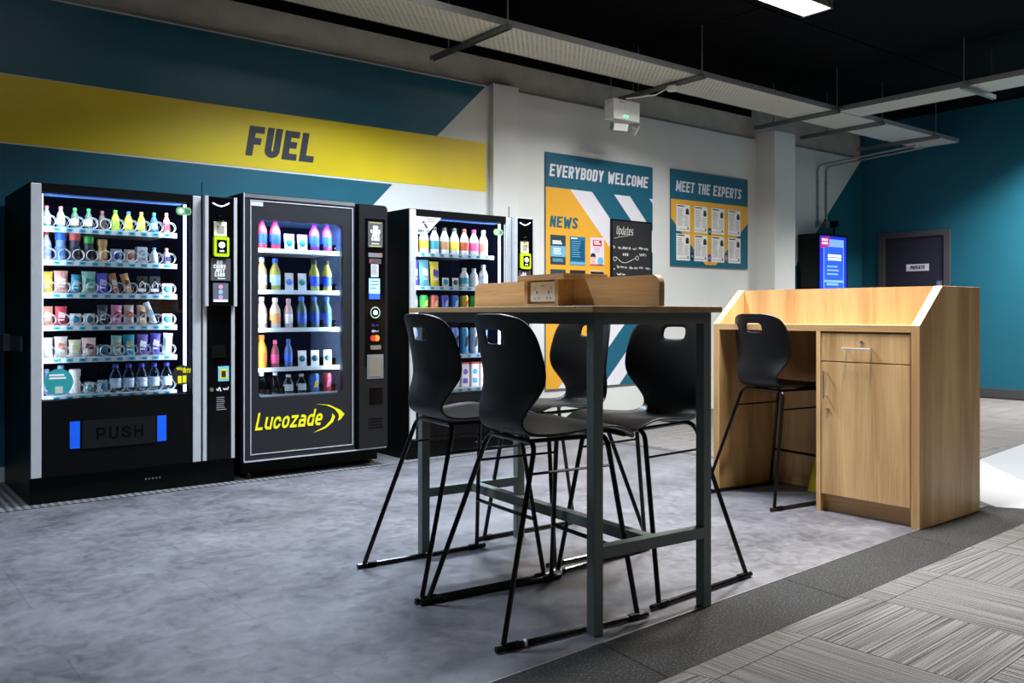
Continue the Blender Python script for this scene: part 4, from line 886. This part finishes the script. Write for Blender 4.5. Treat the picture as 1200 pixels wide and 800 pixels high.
MB().ring([(.935+.04*math.cos(2*PI*k/24),-.043,1.085+.04*math.sin(2*PI*k/24)) for k in range(24)], [(.935+.034*math.cos(2*PI*k/24),-.043,1.085+.034*math.sin(2*PI*k/24)) for k in range(24)], (0,.003,0)).build('tap_ring', cm(170,200,190), tp)
decal('tap_light', M_LED, [disc(.935,1.085,.016,14)], PCf, .012, tp)
scribble('card_marks', PCf, .915, .985, .05, .022, C(40,50,120), cc, 0, 8, .001, .14); scribble('card_marks', PCf, .915, .945, .05, .022, C(190,190,195), cc, 0, 9, .001, .14)
decal('card_mark_red', C(214,50,40), [disc(.923,.905,.022,16)], PCf, .001, cc); decal('card_mark_amber', C(240,150,50), [disc(.953,.905,.022,16)], PCf, .0005, cc)
decal('key_plate', M_STEEL, [rrect(.90,.985,.825,.855,.008)], PCf, 0, cc, .005)
MB().box(.875,1.005,-.034,-.031,.62,.79).build('coin_tray', M_STRUT, cc); MB().box(.89,.985,-.036,-.033,.635,.775).build('coin_tray_back', M_STEEL, cc)
MB().box(.895,1.0,-.033,-.029,.44,.555).build('return_cup', M_GBLK, cc); decal('vent_marks', M_BLK, [R4(.885,1.0,.27+.02*k,.28+.02*k) for k in range(4)], PCc, 0, cc, .001)
for (x, y) in ((.09,.14),(1.0,.14),(.09,.75),(1.0,.75)):
    f = MB().lathe([(.022,.0),(.022,.01),(.01,.012),(.01,.03)], 10, (x,y,.004)).build('foot', pm('brass_foot', (170,160,90), .4, .5), v)
MB().box(.02,1.03,.10,.83,.03,.12).build('chassis', M_BLK, v)

# ------------------------------------------------------------------ high table
TR = -math.radians(4); TL = (2.02, 2.12, 0)
t = thing('high_table', 'tall oak-topped table on a green-grey square tube frame', 'table', TL, TR)
w, l, s = .56, 1.24, .04; TT = 1.083
for (x, y) in ((0,0),(w-s,0),(0,l-s),(w-s,l-s)): MB().box(x,x+s,y,y+s,0,TT-.0).build('leg', M_FRAME, t, bevel=.002)
for (a, b_, c_, d_) in ((s,w-s,0,s),(s,w-s,l-s,l),(0,s,s,l-s),(w-s,w,s,l-s)): MB().box(a,b_,c_,d_,TT-.041,TT).build('top_rail', M_FRAME, t)
for (c_, d_) in ((0,s),(l-s,l)): MB().box(s,w-s,c_,d_,.255,.295).build('end_stretcher', M_FRAME, t)
MB().box(w/2-s/2,w/2+s/2,s,l-s,.255,.295).build('long_stretcher', M_FRAME, t)
MB().box(-.028,w+.028,-.028,l+.028,TT,TT+.022).build('tabletop', M_TABW, t, bevel=.002)
ZT = TT+.022
pd = thing('power_divider', 'low oak divider with socket box standing on the high table', 'desk divider', TL, TR)
xm = .29
for (a, b_, cor) in ((-.02,.47,(0,0,0,1)),(.68,1.2,(0,0,1,0))):
    MB().prism([(xm-.0125,p[0],p[1]) for p in rrect(a,b_,ZT,1.216,.035,6,cor)], (.025,0,0)).build('divider_board', M_TABW, pd)
bxm = MB(); A0, A1, B0, B1 = .20, .38, .46, .69
bxm.box(A0,A1,B0,B0+.022,ZT,1.212); bxm.box(A0,A1,B1-.022,B1,ZT,1.212); bxm.box(A0+.02,A1-.02,B0+.022,B1-.022,ZT,1.2); bxm.box(A0,A0+.02,B0+.022,B1-.022,ZT,ZT+.014); bxm.build('socket_box', M_TABW, pd)
MB().prism([(p[0],p[1],1.212) for p in rrect(A0-.02,A1+.02,B0-.06,B1+.02,.03,5,(0,0,0,0))], (0,0,.022)).build('box_lid', M_TABW, pd, bevel=.003)
PSx = Plane((A0+.02,0,0), (0,-1,0), (0,0,1), (-1,0,0))
sp = decal('socket_plate', M_WHITEP, [rrect(-(B1-.03),-(B0+.03),ZT+.022,1.206,.006)], PSx, 0, pd, .010)
cx0 = -(B0+B1)/2
decal('socket_hole', dark, [R4(cx0-.012,cx0-.004,1.188,1.193),R4(cx0+.003,cx0+.011,1.188,1.193)]+[R4(cx0+sx-.003,cx0+sx+.003,1.158,1.170) for sx in (-.04,.04)]+[R4(cx0+sx+q-.003,cx0+sx+q+.003,1.138,1.143) for sx in (-.04,.04) for q in (-.012,.012)], PSx, .010, sp)
decal('switch_rocker', C(200,200,200), [R4(cx0-.06,cx0-.05,1.172,1.186),R4(cx0+.05,cx0+.06,1.172,1.186)], PSx, .010, sp, .003)

# ------------------------------------------------------------------ stools
def make_stool():
    t = thing('bar_stool', 'x', 'stool', group='black sled-base bar stools')
    prof = [(.335,.626,.165),(.325,.648,.187),(.29,.660,.203),(.22,.663,.215),(.14,.658,.217),(.06,.650,.210),(-.005,.645,.197),(-.06,.644,.178),(-.103,.651,.158),(-.133,.670,.147),(-.146,.70,.147),(-.147,.737,.160),(-.144,.78,.184),(-.142,.822,.204),(-.145,.865,.213),(-.152,.91,.212),(-.164,.974,.204),(-.169,.997,.199),(-.175,1.020,.191),(-.182,1.043,.177),(-.188,1.059,.157),(-.192,1.07,.124),(-.194,1.077,.078)]
    ts = [-1,-.86,-.66,-.46,-.28,-.1,.1,.28,.46,.66,.86,1]; V = []; F = []
    for i, (x, z, hw) in enumerate(prof):
        k = min(1, max(0, (z-.69)/.12)); seat = 1-k
        for tt in ts:
            r = hw*tt; xx = x+k*.055*(r/.2)**2; zz = z+seat*.014*(r/.2)**2*(1 if x < .25 else -.8)
            V.append((xx, r, zz))
    n = len(ts)
    for i in range(len(prof)-1):
        for j in range(n-1):
            if 16 <= i < 18 and 4 <= j < 7: continue
            a = i*n+j; F.append((a, a+1, a+n+1, a+n))
    me = bpy.data.meshes.new('seat_shell'); me.from_pydata(V, [], F); me.materials.append(M_SHELL); me.update()
    for p in me.polygons: p.use_smooth = True
    sh = link('seat_shell', me, t)
    so = sh.modifiers.new('solid', 'SOLIDIFY'); so.thickness = .011; so.offset = 1
    su = sh.modifiers.new('sub', 'SUBSURF'); su.levels = 2; su.render_levels = 2
    R = .0095; zt = .637
    for x0, xt, nm in ((-.285,-.09,'rear_leg_frame'),(.27,.22,'front_leg_frame')):
        for sgn in (-1, 1):
            top = Vector((xt, .155*sgn, zt)); ft = Vector((x0, .265*sgn, .02)); up = (ft-top).normalized()
            P = [(xt, 0, zt), (xt, .115*sgn, zt)]
            c = Vector((xt,.115*sgn,zt)); e = top+up*.045
            for k in range(1, 6):
                u = k/6; P.append(tuple(c*(1-u)**2+top*2*u*(1-u)+e*u*u))
            P += [tuple(e), tuple(ft)]
            MB().tube(P, R, 8).build('leg', M_TUBE, t, smooth=True)
    for sgn in (-1, 1):
        MB().tube([(-.315,.268*sgn,.0115),(.315,.268*sgn,.0115)], .0105, 8).build('runner', M_TUBE, t, smooth=True)
        for x in (-.25, .25): MB().tube([(x-.02,.268*sgn,.013),(x+.02,.268*sgn,.013)], .013, 8).build('glide', M_BLK, t)
        f = lambda x0, xt, z: (x0+(xt-x0)*z/.637, sgn*(.265-.11*z/.637), z)
        MB().tube([f(-.285,-.09,.535), f(.27,.22,.535)], .005, 6).build('side_bar', M_TUBE, t)
        MB().tube([(-.09,.1*sgn,zt-.002),(.22,.12*sgn,zt-.002)], .008, 6).build('seat_rail', M_TUBE, t)
    g = lambda sgn: (.27-.05*.235/.637, sgn*(.265-.11*.235/.637), .235)
    MB().tube([g(-1), g(1)], .0085, 8).build('foot_bar', M_TUBE, t)
    return t
stool = make_stool()
spots = [((2.065,3.01),-5,'black stool at the high table, machine side, farther from carpet border'),
         ((2.02,2.445),-6,'black stool at the high table, machine side, nearer carpet border'),
         ((2.735,3.075),178,'black stool at the high table, counter side, farther from carpet border'),
         ((2.665,2.465),183,'black stool at the high table, counter side, nearer carpet border'),
         ((4.395,3.09),-7,'black stool drawn up to the oak reception counter')]
for i, ((x, y), a, lb) in enumerate(spots):
    o = stool if i == 0 else copy_tree(stool)
    o.location = (x, y, 0); o.rotation_euler = (0, 0, math.radians(a)); o['label'] = lb

# ------------------------------------------------------------------ reception counter
d = thing('reception_counter', 'pale oak reception counter with raised back and one cupboard', 'counter', (4.295, 2.165, 0), math.radians(1.0))
L_ = 1.268; Dp = .69
side = [(0,0),(Dp,0),(Dp,1.222),(.245,1.222),(0,1.018)]
for y in (0, L_-.045): MB().prism([(p[0],y,p[1]) for p in side], (0,.045,0)).build('side_panel', M_OAKV, d, bevel=.0015)
MB().box(0,.26,.045,L_-.045,.983,1.018).build('worktop', M_OAKY, d)
MB().box(.245,.27,.045,L_-.045,1.018,1.222).build('upstand', M_OAKV, d)
MB().box(.27,Dp,.045,L_-.045,1.19,1.22).build('transaction_shelf', M_OAKY, d)
MB().box(.26,.56,.045,L_-.045,.983,1.0).build('worktop_rear', M_OAKY, d)
MB().box(.55,.575,.045,L_-.045,0,1.19).build('back_panel', M_OAKV, d)
MB().box(0,.55,.548,.572,0,.983).build('pedestal_side', M_OAKV, d)
MB().box(.05,.07,.045,.548,0,.095).build('kickboard', M_OAKY, d)
MB().box(.03,.54,.05,.545,.097,.98).build('carcass', M_OAKV, d)
PX = Plane((.006,0,0), (0,-1,0), (0,0,1), (-1,0,0))
dw = MB().box(.006,.026,.052,.546,.822,.972).build('drawer', M_OAKV, d, bevel=.001)
do = MB().box(.006,.026,.052,.546,.098,.816).build('door', M_OAKV, d, bevel=.001)
def bar(p, q, parent):
    p, q = Vector(p), Vector(q); e = (q-p).normalized()*.012; h = MB(); h.tube([p-e, q+e], .005, 8)
    for c in (p, q): h.tube([c, c+Vector((.03,0,0))], .004, 6)
    h.build('handle', M_STEEL, parent, smooth=True)
bar((-.026,.255,.893), (-.026,.395,.893), dw); bar((-.026,.512,.632), (-.026,.512,.757), do)
MB().lathe([(.009,0),(.009,-.008)], 12, (.006,.308,.928), 'x').build('lock', M_STEEL, dw); MB().lathe([(.009,0),(.009,-.008)], 12, (.006,.505,.56), 'x').build('lock', M_STEEL, do)
o = thing('wall_socket', 'grey socket plate on the knee-space back panel of counter', 'socket', (4.29+.549, 3.20, .85)); MB().box(-.008,0,-.04,.04,0,.09).build('plate', M_GALV, o, bevel=.003); MB().box(-.01,-.008,-.02,.02,.02,.06).build('switch', M_WHITEP, o)
o = thing('caution_sign', 'yellow folded caution sign leaning inside the counter knee space', 'sign', (4.714, 2.93, 0))
MB().prism([(.0,-.16,0),(.0,.14,0),(.09,.09,.42),(.09,-.11,.42)], (.012,0,.002)).build('front_leaf', pm('caution_yellow', (200,186,20), .45), o); MB().prism([(.105,-.16,0),(.105,.14,0),(.10,.09,.42),(.10,-.11,.42)], (.008,0,.0)).build('rear_leaf', MC['caution_yellow'], o)
for o in [q for q in bpy.data.objects if q.get('label') == spots[3][2]]: MB().tube([(.255,-.268,.0125),(.30,-.268,.0125)], .0155, 8).build('white_tape', M_WHITEP, o)
for o in [q for q in bpy.data.objects if q.get('label') == spots[1][2]]: MB().tube([(-.212,-.268,.0125),(-.203,-.268,.0125)], .0135, 8).build('white_tape', M_WHITEP, o)
